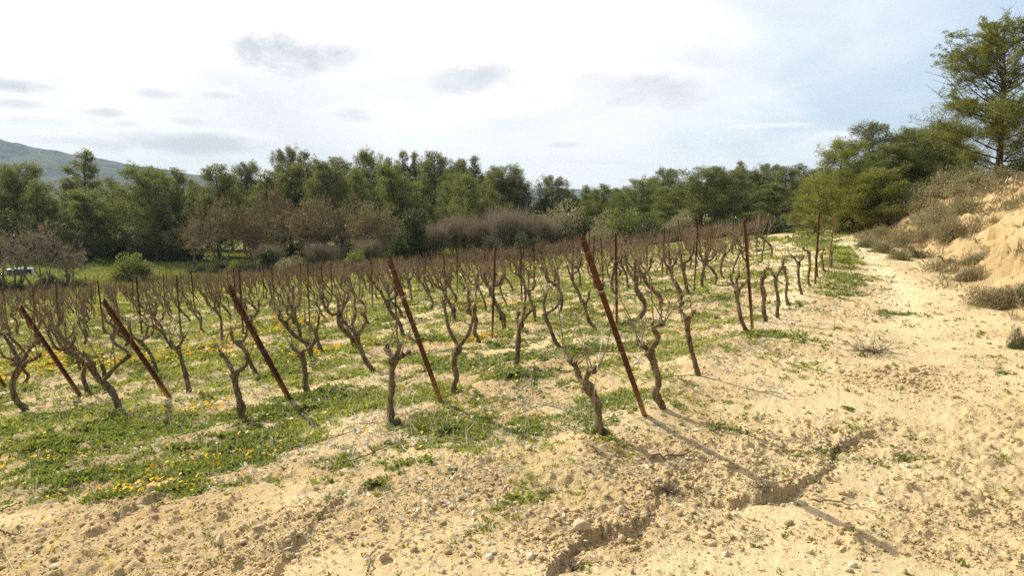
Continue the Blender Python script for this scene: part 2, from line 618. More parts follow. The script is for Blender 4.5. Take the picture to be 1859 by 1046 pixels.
# ------------------------------------------------------------------ mesh helpers
def mesh_obj(name, V, F, mat, parent=None, smooth=True, attrs=None, link=True, loc=None):
    """V (n,3), F (m,k) int array with k = 3 or 4"""
    V = np.asarray(V, np.float32); F = np.asarray(F, np.int32)
    me = bpy.data.meshes.new(name)
    k = F.shape[1]
    me.vertices.add(len(V)); me.loops.add(F.size); me.polygons.add(len(F))
    me.vertices.foreach_set('co', V.ravel())
    me.loops.foreach_set('vertex_index', F.ravel())
    me.polygons.foreach_set('loop_start', np.arange(0, F.size, k, dtype=np.int32))
    me.polygons.foreach_set('loop_total', np.full(len(F), k, np.int32))
    if smooth:
        me.polygons.foreach_set('use_smooth', np.ones(len(F), bool))
    me.update(calc_edges=True)
    for an, av in (attrs or {}).items():
        a = me.attributes.new(an, 'FLOAT', 'POINT')
        a.data.foreach_set('value', np.asarray(av, np.float32))
    me.materials.append(mat)
    o = bpy.data.objects.new(name, me)
    if link:
        COL.objects.link(o)
    if parent is not None:
        o.parent = parent
    if loc is not None:
        o.location = loc
    return o


def merge(parts):
    """parts: list of (V,F) with equal face size"""
    Vs, Fs, n = [], [], 0
    for V, F in parts:
        if len(V) == 0:
            continue
        Vs.append(V); Fs.append(F + n); n += len(V)
    return np.concatenate(Vs), np.concatenate(Fs)


def frames(T):
    """two normals for each tangent"""
    T = T / (np.linalg.norm(T, axis=1, keepdims=True) + 1e-9)
    ref = np.tile(np.array([[.13, .98, .11]]), (len(T), 1))
    par = np.abs((T * ref).sum(1)) > .95
    ref[par] = (1, 0, 0)
    A = np.cross(T, ref); A /= np.linalg.norm(A, axis=1, keepdims=True) + 1e-9
    return A, np.cross(T, A)


def resample(P, n):
    P = np.asarray(P, float)
    if len(P) == 2:
        t = np.linspace(0, 1, n)[:, None]
        return P[0] * (1 - t) + P[1] * t
    Q = np.vstack([2 * P[0] - P[1], P, 2 * P[-1] - P[-2]])
    out = []
    segs = len(P) - 1
    for tt in np.linspace(0, segs, n):
        i = min(int(tt), segs - 1)
        t = tt - i
        a, b, c, d = Q[i], Q[i + 1], Q[i + 2], Q[i + 3]
        out.append(.5 * (2 * b + (c - a) * t + (2 * a - 5 * b + 4 * c - d) * t * t + (3 * b - a - 3 * c + d) * t ** 3))
    return np.array(out)


def tube(P, R, n=8, rough=0.0, rng=None, cap=True):
    """skin a path with rings; rough = relative knobbliness"""
    P = np.asarray(P, float); R = np.asarray(R, float)
    m = len(P)
    T = np.gradient(P, axis=0)
    T /= np.linalg.norm(T, axis=1, keepdims=True) + 1e-9
    # parallel transport
    A = np.zeros_like(P); A[0] = np.cross(T[0], (.2, 1, .1)); A[0] /= np.linalg.norm(A[0]) + 1e-9
    for i in range(1, m):
        a = A[i - 1] - T[i] * (A[i - 1] @ T[i])
        A[i] = a / (np.linalg.norm(a) + 1e-9)
    B = np.cross(T, A)
    ang = np.linspace(0, 2 * math.pi, n, endpoint=False)
    rr = R[:, None] * np.ones(n)
    if rough and rng is not None:
        ph = rng.uniform(0, 6.28, 4)
        s = np.linspace(0, 1, m)[:, None] * m
        flute = np.sin(ang[None, :] * 3 + s * .35 + ph[0]) * .45 + np.sin(ang[None, :] * 5 - s * .5 + ph[1]) * .35
        rr = rr * (1 + rough * (flute * .55 + rng.uniform(-1, 1, rr.shape) * .45))
    V = P[:, None, :] + rr[..., None] * (np.cos(ang)[None, :, None] * A[:, None, :] + np.sin(ang)[None, :, None] * B[:, None, :])
    V = V.reshape(-1, 3)
    i = np.arange(m - 1)[:, None] * n; j = np.arange(n)[None, :]; j2 = (j + 1) % n
    F = np.stack([i + j, i + j2, i + n + j2, i + n + j], -1).reshape(-1, 4)
    if cap:
        V = np.vstack([V, P[-1] + T[-1] * R[-1] * .5, P[0] - T[0] * R[0] * .3])
        a = (m - 1) * n
        top = np.array([[a + q, a + (q + 1) % n, m * n, m * n] for q in range(n)])
        # keep quads valid: use pairs of sides
        tp = np.array([[a + q, a + (q + 1) % n, a + (q + 2) % n, m * n] for q in range(0, n - 1, 2)]) if n % 2 == 0 else None
        if tp is not None:
            bt = np.array([[(q + 2) % n, (q + 1) % n, q, m * n + 1] for q in range(0, n - 1, 2)])
            F = np.vstack([F, tp, bt])
    return V, F


def prisms(P0, P1, R0, R1, n=3):
    """straight tapered sticks, all at once"""
    P0, P1 = np.asarray(P0, float), np.asarray(P1, float)
    A, B = frames(P1 - P0)
    ang = np.linspace(0, 2 * math.pi, n, endpoint=False)
    c, s = np.cos(ang)[None, :, None], np.sin(ang)[None, :, None]
    ring = A[:, None, :] * c + B[:, None, :] * s
    V = np.concatenate([P0[:, None, :] + ring * np.asarray(R0)[:, None, None], P1[:, None, :] + ring * np.asarray(R1)[:, None, None]], 1)
    m = len(P0)
    base = np.arange(m)[:, None] * 2 * n
    j = np.arange(n)[None, :]; j2 = (j + 1) % n
    F = np.stack([base + j, base + j2, base + n + j2, base + n + j], -1).reshape(-1, 4)
    return V.reshape(-1, 3), F


def leaves(P, D, L, W, rng, up=None):
    """diamond shaped leaves at P pointing along D"""
    D = D / (np.linalg.norm(D, axis=1, keepdims=True) + 1e-9)
    r = rng.normal(size=D.shape)
    Sx = np.cross(D, r); Sx /= np.linalg.norm(Sx, axis=1, keepdims=True) + 1e-9
    L = np.asarray(L)[:, None] if np.ndim(L) else L
    W = np.asarray(W)[:, None] if np.ndim(W) else W
    a = P; b = P + D * L * .45 + Sx * W * .5; c = P + D * L; d = P + D * L * .45 - Sx * W * .5
    V = np.stack([a, b, c, d], 1).reshape(-1, 3)
    F = np.arange(len(P) * 4).reshape(-1, 4)
    return V, F


def empty(name, loc=(0, 0, 0), rz=0.0, scale=1.0):
    o = bpy.data.objects.new(name, None)
    o.empty_display_size = .2
    COL.objects.link(o)
    o.location = loc
    o.rotation_euler = (0, 0, rz)
    o.scale = (scale,) * 3 if np.ndim(scale) == 0 else scale
    return o


def tag(o, label=None, cat=None, group=None, kind=None):
    if label: o['label'] = label
    if cat: o['category'] = cat
    if group: o['group'] = group
    if kind: o['kind'] = kind
    return o


def copy_tree(o, parent=None):
    c = o.copy()
    COL.objects.link(c)
    if parent is not None:
        c.parent = parent
    for ch in list(o.children):
        copy_tree(ch, c)
    return c


# ------------------------------------------------------------------ ground sheets
def build_ground():
    a_in = np.linspace(R_(-44), R_(46), 1250)
    a_out = np.concatenate([np.linspace(R_(-180), R_(-44), 70, endpoint=False), a_in, np.linspace(R_(46), R_(180), 71)[1:]])
    r = [0.0, .6, 1.1, 1.6]
    while r[-1] < 5000:
        q = r[-1]
        k = .05 if q < 2.2 else .0042 if q < 9 else .0075 if q < 40 else .014 if q < 120 else .08
        r.append(q * (1 + k))
    r = np.array(r)
    AA, RR = np.meshgrid(a_out, r)
    X, Y = RR * np.sin(AA), RR * np.cos(AA)
    n, m = X.shape
    x, y = X.ravel(), Y.ravel()
    z = height(x, y)
    veg = cover(x, y)
    rough = rough_mask(x, y)
    lane = wheels(x, y)
    V = np.stack([x, y, z], 1)
    i = np.arange(n - 1)[:, None] * m; j = np.arange(m - 1)[None, :]
    F = np.stack([i + j, i + m + j, i + m + j + 1, i + j + 1], -1).reshape(-1, 4)
    c = V[F].mean(1)
    u, v = uv_of(c[:, 0], c[:, 1])
    wob = (fbm(c[:, 0] * .6, c[:, 1] * .6, 3, 201) - .5) * .8
    bs = bank_s(c[:, 0], c[:, 1])
    is_bank = (bs > .05 + wob * .4) & (c[:, 1] > -10)
    is_track = (~is_bank) & (((v < -.75 + wob * .5) & (u < 14)) | ((v < -.4 + wob) & (u >= 14) & (u < 16)) | ((u >= 14) & (bs > -4.6 + wob) & (c[:, 1] < 45))) & (c[:, 1] > -12)
    far = fy_field(c[:, 0]) + wob * 2
    is_mead = (~is_bank) & (~is_track) & ((c[:, 1] > far) | (v > 45 + wob * 2))
    kinds = [('earth_bank', is_bank, BANK), ('dirt_track', is_track, TRACK), ('meadow', is_mead, MEADOW),
             ('ground', ~(is_bank | is_track | is_mead), SAND)]
    for name, msk, mat in kinds:
        f = F[msk]
        used = np.unique(f)
        mp = np.zeros(len(V), np.int32); mp[used] = np.arange(len(used))
        o = mesh_obj(name, V[used], mp[f], mat, attrs={'veg': veg[used], 'rough': rough[used], 'lane': lane[used]})
        tag(o, kind='structure')


def fy_field(x):
    return np.interp(x, [-60, -25, -15, -4, 6, 12, 17, 30], [62, 60, 57, 52, 46, 43, 40, 34])


build_ground()


def hill(name, xs, hs, y0, depth, seed, amp, mat):
    nx, ny = 260, 70
    X = np.linspace(xs[0], xs[-1], nx); Yv = np.linspace(-1, 1, ny)
    XX, YY = np.meshgrid(X, Yv)
    H = np.interp(XX, xs, hs)
    H = H * np.clip(1 - YY ** 2, 0, 1) ** .8
    N = 1 - 2 * np.abs(fbm(XX / 160, YY * depth / 160, 5, seed) - .5)
    H = H * (.9 + .2 * (N - .8) * amp) - 8
    V = np.stack([XX.ravel(), (y0 + YY * depth).ravel(), H.ravel()], 1)
    i = np.arange(ny - 1)[:, None] * nx; j = np.arange(nx - 1)[None, :]
    F = np.stack([i + j, i + j + 1, i + nx + j + 1, i + nx + j], -1).reshape(-1, 4)
    tag(mesh_obj(name, V, F, mat), kind='structure')


hill('hill', [-2600, -1900, -1500, -1370, -1200, -1020, -860, -600, -300, 200], [120, 200, 225, 222, 180, 140, 116, 84, 40, 0], 1800, 520, 7, 1.0, HILLM)
hill('hill', [-2600, -1200, -300, 60, 180, 330, 700, 1500, 2600], [60, 120, 112, 108, 112, 106, 100, 80, 40], 2900, 500, 13, .6, HILLM)

# ------------------------------------------------------------------ steel posts
def channel(name, L, w, d, parent, hole_every=.0, thick=.003, top_cut=False, mat=None):
    """rolled steel channel standing on its base, real punched holes in its web"""
    prof = np.array([(-w * .72, -d * .5), (-w * .5, -d * .5), (-w * .42, d * .5), (-w * .10, d * .5), (w * .10, d * .5), (w * .42, d * .5), (w * .5, -d * .5), (w * .72, -d * .5)])
    zs = [-.12, 0]
    z = .05
    holes = []
    while z < L - .04:
        if hole_every:
            zs += [z, z + .011]
            holes.append(len(zs) - 2)
            z += hole_every
        else:
            zs.append(z); z += .2
    zs.append(L)
    zs = np.array(zs)
    n = len(prof)
    V = np.array([(px, py, zz) for zz in zs for px, py in prof])
    if top_cut:
        V[-n:, 2] += np.array([.0, .005, .004, -.012, -.02, -.006, .02, .034])
    F = []
    for i in range(len(zs) - 1):
        for j in range(n - 1):
            if i in holes and j == 3:
                continue
            F.append((i * n + j, i * n + j + 1, (i + 1) * n + j + 1, (i + 1) * n + j))
    o = mesh_obj(name, V, np.array(F), mat or RUST, parent, smooth=False)
    md = o.modifiers.new('thickness', 'SOLIDIFY'); md.thickness = thick; md.offset = 0
    return o


def orient(o, base, top):
    d = Vector(top) - Vector(base)
    o.location = base
    q = d.to_track_quat('Z', 'Y')
    o.rotation_euler = q.to_euler()
    return d.length


def tie(parent, z, w, mat=WIRE, tail=True, seed=0):
    """wire wrapped round the post with a twisted tail"""
    rng = np.random.default_rng(seed)
    a = np.linspace(0, 2 * math.pi * 2.2, 26)
    P = np.stack([np.cos(a) * w * .80, np.sin(a) * w * .62, z + np.linspace(-.008, .008, 26) + np.cos(a) * .006], 1)
    if tail:
        P = np.vstack([P, P[-1] + [.03, .02, -.01], P[-1] + [.05, .05, -.04 - .05 * rng.random()]])
    V, F = tube(P, np.full(len(P), .0011), 4)
    return mesh_obj('wire_tie', V, F, mat, parent)


END_POSTS = [((1170, 763), (1058, 434), 'nearest rusty leaning post, standing highest at the edge of the bare sandy track side'),
             ((801, 742), (706, 470), 'rusty leaning post in mid picture, second end post from the right'),
             ((526, 735), (415, 523), 'rusty leaning end post beside the first green weed strip, third from the right'),
             ((309, 730), (187, 547), 'rusty leaning end post with orange flowers behind it, fourth from the right'),
             ((145, 722), (37, 559), 'dark rusty leaning end post right of the S-curved vine at the left edge'),
             ((10, 707), (-72, 590), 'foot of a leaning post cut off by the left edge of the photo')]
ROW_U, ROW_V, END3D = [], [], []
for k, (b, tpx, lab) in enumerate(END_POSTS):
    x, y = gp(*b)
    u, v = uv_of(x, y)
    ROW_U.append(u); ROW_V.append(v)
    base = np.array([x, y, hz(x, y)])
    dr = ray(*tpx)
    # base + a*(-row dir) + h*up = t*ray
    M = np.array([[RD[0], 0, dr[0]], [RD[1], 0, dr[1]], [0, -1, dr[2]]])
    a, h, tt = np.linalg.solve(M, base)
    a = min(max(a, .3), 1.25)
    top = base + np.array([-RD[0] * a, -RD[1] * a, h])
    # keep the seen direction exactly: slide sideways
    want = dr * (top[1] / dr[1])
    top[0] = want[0]
    L = float(np.linalg.norm(top - base))
    root = empty('leaning_post')
    orient(root, base, top)
    tag(root, lab, 'post', 'leaning rusty end posts of the vine rows')
    ch = channel('steel_channel', L, .046, .032, root, .082, .004, top_cut=True)
    ch.rotation_euler.z = R_(118 + 8 * math.sin(k * 2.1))
    for q, zf in enumerate((.95, .76, .50, .43)):
        if k and q == 3:
            continue
        tie(root, L * zf - (.02 * k % .05), .046, seed=k * 7 + q)
    if k in (0, 1):
        # flat strap folded round the post
        a_ = np.linspace(0, 2 * math.pi, 17)
        ring = np.stack([np.cos(a_) * .042, np.sin(a_) * .034], 1)
        V = np.array([(p[0], p[1], L * .765 + dz) for dz in (0, .014) for p in ring])
        F = np.array([(i, i + 1, i + 18, i + 17) for i in range(16)])
        mesh_obj('strap', V, F, plain('pale_strap', (.42, .33, .22), .7), root)
    END3D.append((base, top, L))
print('ROWS', [(round(u, 2), round(v, 2)) for u, v in zip(ROW_U, ROW_V)], [round(e[2], 2) for e in END3D])


def row_xy(k, u):
    """row k, distance u along it; the first six rows start at their own end posts"""
    if k < 6:
        v = ROW_V[k]
    else:
        v = ROW_V[5] + (k - 5) * 2.05
    v += .06 * math.sin(u * .5 + k)
    return xy_of(u, v)


def row_u0(k):
    return ROW_U[k] if k < 6 else ROW_U[5] + (k - 5) * .12


post_proto = empty('vineyard_post')
channel('steel_profile', 1.47, .028, .020, post_proto, .15, .003)
for q, zf in enumerate((.55, .98, 1.24)):
    V, F = tube(np.array([(-.035, .012, zf), (-.02, .018, zf - .006), (.02, .018, zf - .006), (.035, .012, zf)]), np.full(4, .004), 6)
    mesh_obj('wire_clip', V, F, RUST, post_proto)
far_post = mesh_obj('vineyard_post', *(lambda V, F: (V, F))(*tube(np.array([(0, 0, -.1), (0, 0, .5), (0, 0, 1.46)]), np.array([.017, .017, .017]), 6)), RUST)
far_post.data.polygons.foreach_set('use_smooth', np.zeros(len(far_post.data.polygons), bool))

HAND_POSTS = [((1366, 604), (1352, 396), 'upright rusty post beside the track, tallest of the upright posts'),
              ((1479, 519), (1487, 386), 'upright rusty post near the row end by the track, left of two close ones'),
              ((1503, 499), (1516, 388), 'upright rusty post leaning right, last one in the row along the track'),
              ((893, 616), (898, 450), 'thin upright post with wire clips, alone between the two nearest leaning posts'),
              ((1096, 548), (1091, 431), 'upright post seen just right behind the top of the nearest leaning post'),
              ((1281, 511), (1263, 403), 'thin upright post left of the tall post beside the track, leaning slightly left'),
              ((1245, 481), (1230, 398), 'thin post leaning left, in front of the big spreading pine'),
              ((1374, 472), (1372, 387), 'reddish thin post just right of the top of the tall trackside post'),
              ((1438, 445), (1446, 378), 'distant post leaning right, in front of the yellow-green pines'),
              ((1449, 430), (1454, 387), 'short distant post just right of the one in front of the yellow-green pines'),
              ((1415, 414), (1423, 384), 'small distant post leaning right above the far end of the rows'),
              ((721, 613), (717, 505), 'thin upright post right behind the second leaning post')]
HP = []
pr = np.random.default_rng(5)
for k, (b, tp, lab) in enumerate(HAND_POSTS):
    base = gp3(*b)
    top = at(*tp, base[1] - .03)
    o = post_proto if k == 0 else copy_tree(post_proto)
    L = orient(o, base, top)
    o.rotation_euler.rotate_axis('Z', pr.uniform(-.5, .5))
    o.scale = (1, 1, L / 1.47)
    tag(o, lab, 'post', 'upright rusty posts along the vine rows')
    HP.append(uv_of(base[0], base[1]))
posts = []
for k in range(0, 23):
    u = row_u0(k) + 4.4
    while u < 75:
        x, y = row_xy(k, u + pr.uniform(-.25, .25))
        if y < fy_field(x) - .5 and not (k == 0 and u > 1):
            uu, vv = uv_of(x, y)
            if not any(abs(uu - a) < 1.9 and abs(vv - b) < .9 for a, b in HP):
                z = hz(x, y)
                px, py = proj(x, y, z)
                if -30 < px < 1890 and bank_s(x, y) < -3.6:
                    posts.append((math.hypot(x, y), x, y, z, k, px))
        u += 4.3 + pr.uniform(-.2, .2)
posts.sort()
ROWNAME = ['the row along the track', 'the row of the second leaning post', 'the row of the third leaning post', 'the row of the fourth leaning post',
           'the row of the fifth leaning post', 'the row of the cut-off leftmost post']
used_far = False
for i, (d, x, y, z, k, px) in enumerate(posts):
    if d < 26:
        o = copy_tree(post_proto); o.scale = (1, 1, pr.uniform(.93, 1.04))
    elif not used_far:
        o = far_post; used_far = True
        o.scale = (1, 1, pr.uniform(.9, 1.05))
    else:
        o = copy_tree(far_post); o.scale = (1, 1, pr.uniform(.9, 1.05))
    o.location = (x, y, z)
    o.rotation_euler = (pr.uniform(-.05, .05), pr.uniform(-.06, .05), pr.uniform(-3, 3))
    if k < 6:
        lab = 'rusty upright post in %s' % ROWNAME[k]
    else:
        third = 'left' if px < 450 else 'centre' if px < 1000 else 'right'
        lab = 'thin dark post among the distant vine rows at the %s of the field' % third
    tag(o, lab, 'post', 'upright rusty posts along the vine rows')
print('POSTS', len(posts))

# row wires
def wire_row(k, hfrac, sag, lab):
    base, top, L = END3D[k]
    p0 = base + (top - base) * hfrac
    pts = [p0]
    hh = p0[2] - base[2]
    us = np.arange(ROW_U[k] + 2.2, 14.2 if k == 0 else 30, 2.2)
    for i, u in enumerate(us):
        x, y = row_xy(k, u)
        pts.append(np.array([x, y, hz(x, y) + hh * .92 - (sag if i % 2 == 0 else 0)]))
    P = resample(np.array(pts), len(pts) * 4)
    V, F = tube(P, np.full(len(P), .0024), 4)
    tag(mesh_obj('trellis_wire', V, F, WIRE), lab, 'wire', 'wires strung along the vine rows')


ordn = ['nearest', 'second', 'third', 'fourth', 'fifth', 'cut-off leftmost']
for k in range(6):
    wire_row(k, .45, .02, 'lower thin wire strung from the %s leaning post along its row' % ordn[k])
    wire_row(k, .76, .03, 'upper thin wire strung from the %s leaning post along its row' % ordn[k])

# anchor stubs with their tie wires
for b, t2, lab, w in (((1088, 836), (1068, 806), 'short ochre steel stub in the soil before the nearest vine', .034),
                      ((680, 830), (668, 808), 'short ochre steel stub beside a fallen cane, below the second leaning post', .03)):
    base = gp3(*b)
    top = at(*t2, base[1] - .02)
    r = empty('anchor_stake')
    L = orient(r, base, top)
    tag(r, lab, 'stake', 'short anchor stakes')
    o = channel('steel_stub', L, w, .012, r, 0, .005, mat=OCHRESTEEL)
    a = np.linspace(0, 4 * math.pi, 24)
    V, F = tube(np.stack([np.cos(a) * w * .8, np.sin(a) * .012, L * .8 + a * .001], 1), np.full(24, .002), 4)
    mesh_obj('wire_tie', V, F, WIRE, r)
st = gp3(1088, 836)
P = resample(np.array([at(1070, 808, st[1] - .02), at(1072, 780, st[1]), at(1079, 764, st[1] + .1), at(1080, 700, st[1] + .15), at(1096, 600, END3D[0][0][1] - .3), at(1100, 570, END3D[0][0][1] - .4)]), 30)
V, F = tube(P, np.full(30, .0022), 4)
tag(mesh_obj('anchor_wire', V, F, WIRE), 'slack wire hanging from the nearest leaning post to the ochre stub', 'wire')

# ------------------------------------------------------------------ vines
def wig(P, rng, a):
    P = P.copy()
    P[1:-1] += rng.normal(0, a, P[1:-1].shape)
    return P


def knob(P, R, at_, amt, wid=.12):
    s = np.linspace(0, 1, len(R))
    return R * (1 + amt * np.exp(-((s - at_) / wid) ** 2))


def make_trunk(path, r0, r1, rng, n=14, m=40):
    P = resample(np.asarray(path), m)
    R = np.linspace(r0, r1, m)
    R = knob(P, R, 0, .45, .07)
    R = knob(P, R, 1, .8, .09)
    for _ in range(3):
        R = knob(P, R, rng.uniform(.15, .9), rng.uniform(.1, .3), .05)
    P[1:-1] += rng.normal(0, r0 * .07, P[1:-1].shape)
    P[2:-1] += np.stack([np.sin(np.linspace(0, rng.uniform(7, 13), m)), np.cos(np.linspace(0, rng.uniform(7, 13), m)), np.zeros(m)], 1)[2:-1] * r0 * .22
    return tube(P, R, n, .30, rng)


def make_arm(path, r0, r1, rng, n=8, m=12):
    P = resample(np.asarray(path), m)
    R = np.linspace(r0 * 1.1, r1 * 1.05, m)
    R = knob(P, R, .95, .75, .12)
    R = knob(P, R, rng.uniform(.3, .7), .3, .08)
    P[1:-1] += rng.normal(0, r0 * .12, P[1:-1].shape)
    V, F = tube(P, R, n, .26, rng)
    spurs = [(V, F)]
    for _ in range(rng.integers(3, 7)):
        i = rng.integers(m // 3, m)
        d = np.array([rng.normal(0, .5), rng.normal(0, .5), 1.0]); d /= np.linalg.norm(d)
        q = np.stack([P[i], P[i] + d * .02, P[i] + d * rng.uniform(.03, .05)])
        spurs.append(tube(resample(q, 4), np.array([.009, .008, .007, .008]), 6, .1, rng))
    return merge(spurs)


def cane_path(p, d, L, rng, bend=.25, m=8, grav=0):
    pts = [np.array(p, float)]
    d = np.array(d, float); d /= np.linalg.norm(d)
    for i in range(m - 1):
        d = d + rng.normal(0, bend / m * 1.6, 3) + np.array([0, 0, .05 - grav])
        d /= np.linalg.norm(d)
        pts.append(pts[-1] + d * L / (m - 1))
    return np.array(pts)


def cane_mesh(p, d, L, r, rng, side=True, n=5, m=8):
    P = cane_path(p, d, L, rng, m=m)
    V, F = tube(P, np.linspace(r, r * .45, m), n, 0, rng, cap=False)
    parts = [(V, F)]
    if side:
        for _ in range(rng.integers(1, 4)):
            i = rng.integers(2, m - 1)
            dd = (P[i] - P[i - 1]) / np.linalg.norm(P[i] - P[i - 1]) + rng.normal(0, .55, 3)
            Q = cane_path(P[i], dd, L * rng.uniform(.15, .4), rng, m=5)
            parts.append(tube(Q, np.linspace(r * .55, r * .3, 5), 4, 0, rng, cap=False))
    return merge(parts)


HAND = [  # row, trunk px path (foot first), arms px paths, number of canes, cane length m, radius, label, extra canes px
 (0, [(1100, 809), (1091, 780), (1087, 747), (1077, 721), (1062, 699)], [[(1062, 699), (1052, 686), (1043, 664), (1032, 651)], [(1062, 699), (1066, 684), (1071, 672), (1080, 675)]], 4, .38, .036,
  'gnarled forked vine nearest the camera, behind the ochre stub', [[(1032, 651), (1022, 616), (1015, 570), (1010, 520)], [(1080, 675), (1092, 655), (1104, 620), (1112, 570), (1125, 520)], [(1040, 660), (1052, 642), (1080, 638), (1130, 641)]]),
 (0, [(1200, 750), (1191, 717), (1197, 695), (1187, 664), (1178, 637)], [[(1178, 637), (1167, 629), (1157, 623)], [(1180, 640), (1190, 622), (1194, 609), (1185, 597), (1196, 589), (1205, 588)]], 6, .45, .035,
  'twisted vine with shaggy bark just right of the nearest leaning post', [[(1205, 588), (1222, 560), (1241, 527), (1262, 492)], [(1186, 597), (1184, 550), (1176, 490), (1160, 440)], [(1157, 623), (1150, 590), (1128, 545), (1120, 500)], [(1200, 590), (1196, 540), (1150, 470), (1112, 400)]]),
 (0, [(1265, 690), (1263, 664), (1255, 629), (1248, 598), (1245, 577)], [[(1245, 578), (1237, 568), (1233, 558), (1240, 550)], [(1246, 578), (1255, 575), (1261, 566)]], 4, .16, .031,
  'slender vine with a small crown, alone right of the shaggy one', []),
 (0, [(1356, 611), (1353, 597), (1343, 573), (1339, 546), (1338, 527)], [[(1338, 527), (1329, 515), (1326, 498)], [(1338, 527), (1350, 518), (1359, 505)], [(1338, 527), (1337, 512), (1341, 500)]], 7, .26, .033,
  'vine with a thin twiggy crown leaning against the tall trackside post', []),
 (0, [(1388, 589), (1386, 566), (1388, 539), (1382, 515), (1386, 501)], [[(1386, 503), (1388, 494), (1395, 487)]], 3, .15, .036, 'thick vine stump first to the right of the tall trackside post', []),
 (0, [(1411, 580), (1412, 553), (1410, 525), (1408, 506)], [[(1408, 506), (1402, 496), (1399, 490)], [(1408, 506), (1417, 490), (1422, 477)]], 3, .15, .031, 'Y-forked vine second to the right of the tall trackside post', []),
 (0, [(1430, 556), (1427, 532), (1428, 508), (1423, 484)], [[(1423, 485), (1420, 478), (1424, 470)]], 3, .15, .028, 'thin straight vine right of the Y-forked one beside the track', []),
 (0, [(1454, 539), (1451, 515), (1450, 491), (1449, 478)], [[(1449, 478), (1441, 468), (1436, 466)], [(1449, 478), (1456, 470), (1459, 466)]], 6, .2, .031, 'vine with a flat twiggy crown, middle of the row along the track', []),
 (0, [(1470, 523), (1467, 508), (1470, 480), (1468, 458)], [[(1468, 459), (1462, 454), (1457, 452)]], 5, .2, .031, 'vine with drooping twigs just left of the two close posts', []),
 (0, [(1484, 510), (1482, 487), (1482, 463)], [[(1482, 464), (1487, 455)]], 4, .2, .028, 'small vine standing between the two close posts', []),
 (0, [(1497, 499), (1494, 484), (1491, 463)], [[(1491, 464), (1496, 452)]], 4, .2, .031, 'vine leaning on the last post beside the track', []),
 (0, [(1508, 491), (1509, 473), (1511, 456)], [[(1511, 457), (1514, 450)]], 3, .2, .028, 'last vine of the row along the track, right of its last post', []),
 (1, [(721, 784), (719, 771), (711, 757), (711, 707), (710, 677), (714, 650)], [[(714, 650), (706, 640), (699, 634)], [(714, 650), (722, 640), (727, 626)], [(714, 652), (728, 649), (744, 638)]], 8, .35, .034,
  'straight smooth-barked vine left of the foot of the second leaning post', []),
 (1, [(827, 725), (823, 704), (829, 685), (826, 665), (827, 646), (832, 631)], [[(832, 631), (827, 620), (819, 606), (811, 583), (807, 558), (803, 547)], [(832, 631), (841, 620), (851, 604), (859, 581), (862, 557)]], 7, .35, .034,
  'tall vine forking into two long arms right of the second leaning post', [[(862, 557), (872, 530), (858, 490), (850, 460)]]),
 (1, [(936, 672), (940, 646), (942, 611), (945, 590)], [[(945, 592), (939, 586), (942, 566)], [(945, 592), (955, 575), (971, 558)], [(945, 590), (950, 572), (953, 556)]], 9, .25, .034,
  'upright vine with a dense twiggy head, between the two nearest leaning posts', []),
 (1, [(1015, 640), (1004, 611), (993, 582), (990, 570)], [[(990, 571), (987, 556), (991, 534)], [(990, 571), (1004, 563), (1015, 551)]], 10, .38, .033,
  'left-leaning vine with fan of upright twigs, left of the nearest leaning post', []),
 (1, [(1080, 607), (1074, 589), (1064, 567), (1060, 550)], [[(1060, 550), (1068, 545), (1069, 530)], [(1060, 550), (1057, 545)]], 2, .15, .031,
  'pruned vine stump with few twigs, partly behind the nearest leaning post', []),
 (2, [(438, 769), (436, 730), (429, 700), (425, 678)], [[(425, 679), (417, 665), (408, 650), (401, 642)], [(426, 679), (438, 671), (450, 659), (446, 646)]], 9, .4, .041,
  'thick Y-shaped vine left of the foot of the third leaning post', []),
 (2, [(557, 720), (555, 692), (551, 662), (547, 640)], [[(547, 641), (535, 636), (529, 626)], [(547, 641), (564, 630), (572, 620)]], 7, .35, .040,
  'straight thick vine with two short arms right of the third leaning post', []),
 (2, [(677, 681), (664, 654), (652, 627), (647, 608)], [[(647, 608), (633, 593), (620, 580)], [(647, 608), (656, 598), (665, 581), (655, 568)], [(646, 608), (640, 590), (645, 572)]], 12, .4, .040,
  'left-leaning vine with thick blunt arms, left of the second leaning post', []),
 (2, [(588, 648), (578, 623), (572, 604)], [[(572, 604), (560, 590), (552, 582)], [(572, 604), (578, 590), (579, 574)]], 8, .4, .035, 'vine beside a dark upright post behind the third leaning post', []),
 (3, [(217, 754), (210, 721), (191, 700), (178, 686), (164, 658)], [[(164, 658), (155, 644), (139, 641)], [(186, 694), (194, 684), (211, 666), (236, 645)], [(188, 696), (190, 680), (184, 662)]], 10, .5, .046,
  'stout bent vine with wide arms between the two left leaning posts', [[(211, 666), (206, 630), (215, 590), (226, 555)]]),
 (3, [(344, 718), (339, 687), (328, 649), (322, 632)], [[(322, 632), (313, 626), (308, 618)], [(322, 632), (330, 622), (334, 610)]], 8, .45, .036, 'slim vine leaning left, right of the fourth leaning post', []),
 (4, [(46, 753), (34, 731), (23, 704), (27, 679), (40, 662)], [[(38, 664), (26, 640), (10, 612), (-8, 600)], [(36, 666), (20, 664)], [(42, 660), (50, 640), (66, 620)], [(42, 662), (63, 652), (72, 645)]], 12, .45, .046,
  'dark S-curved vine at the left edge of the photo', []),
]


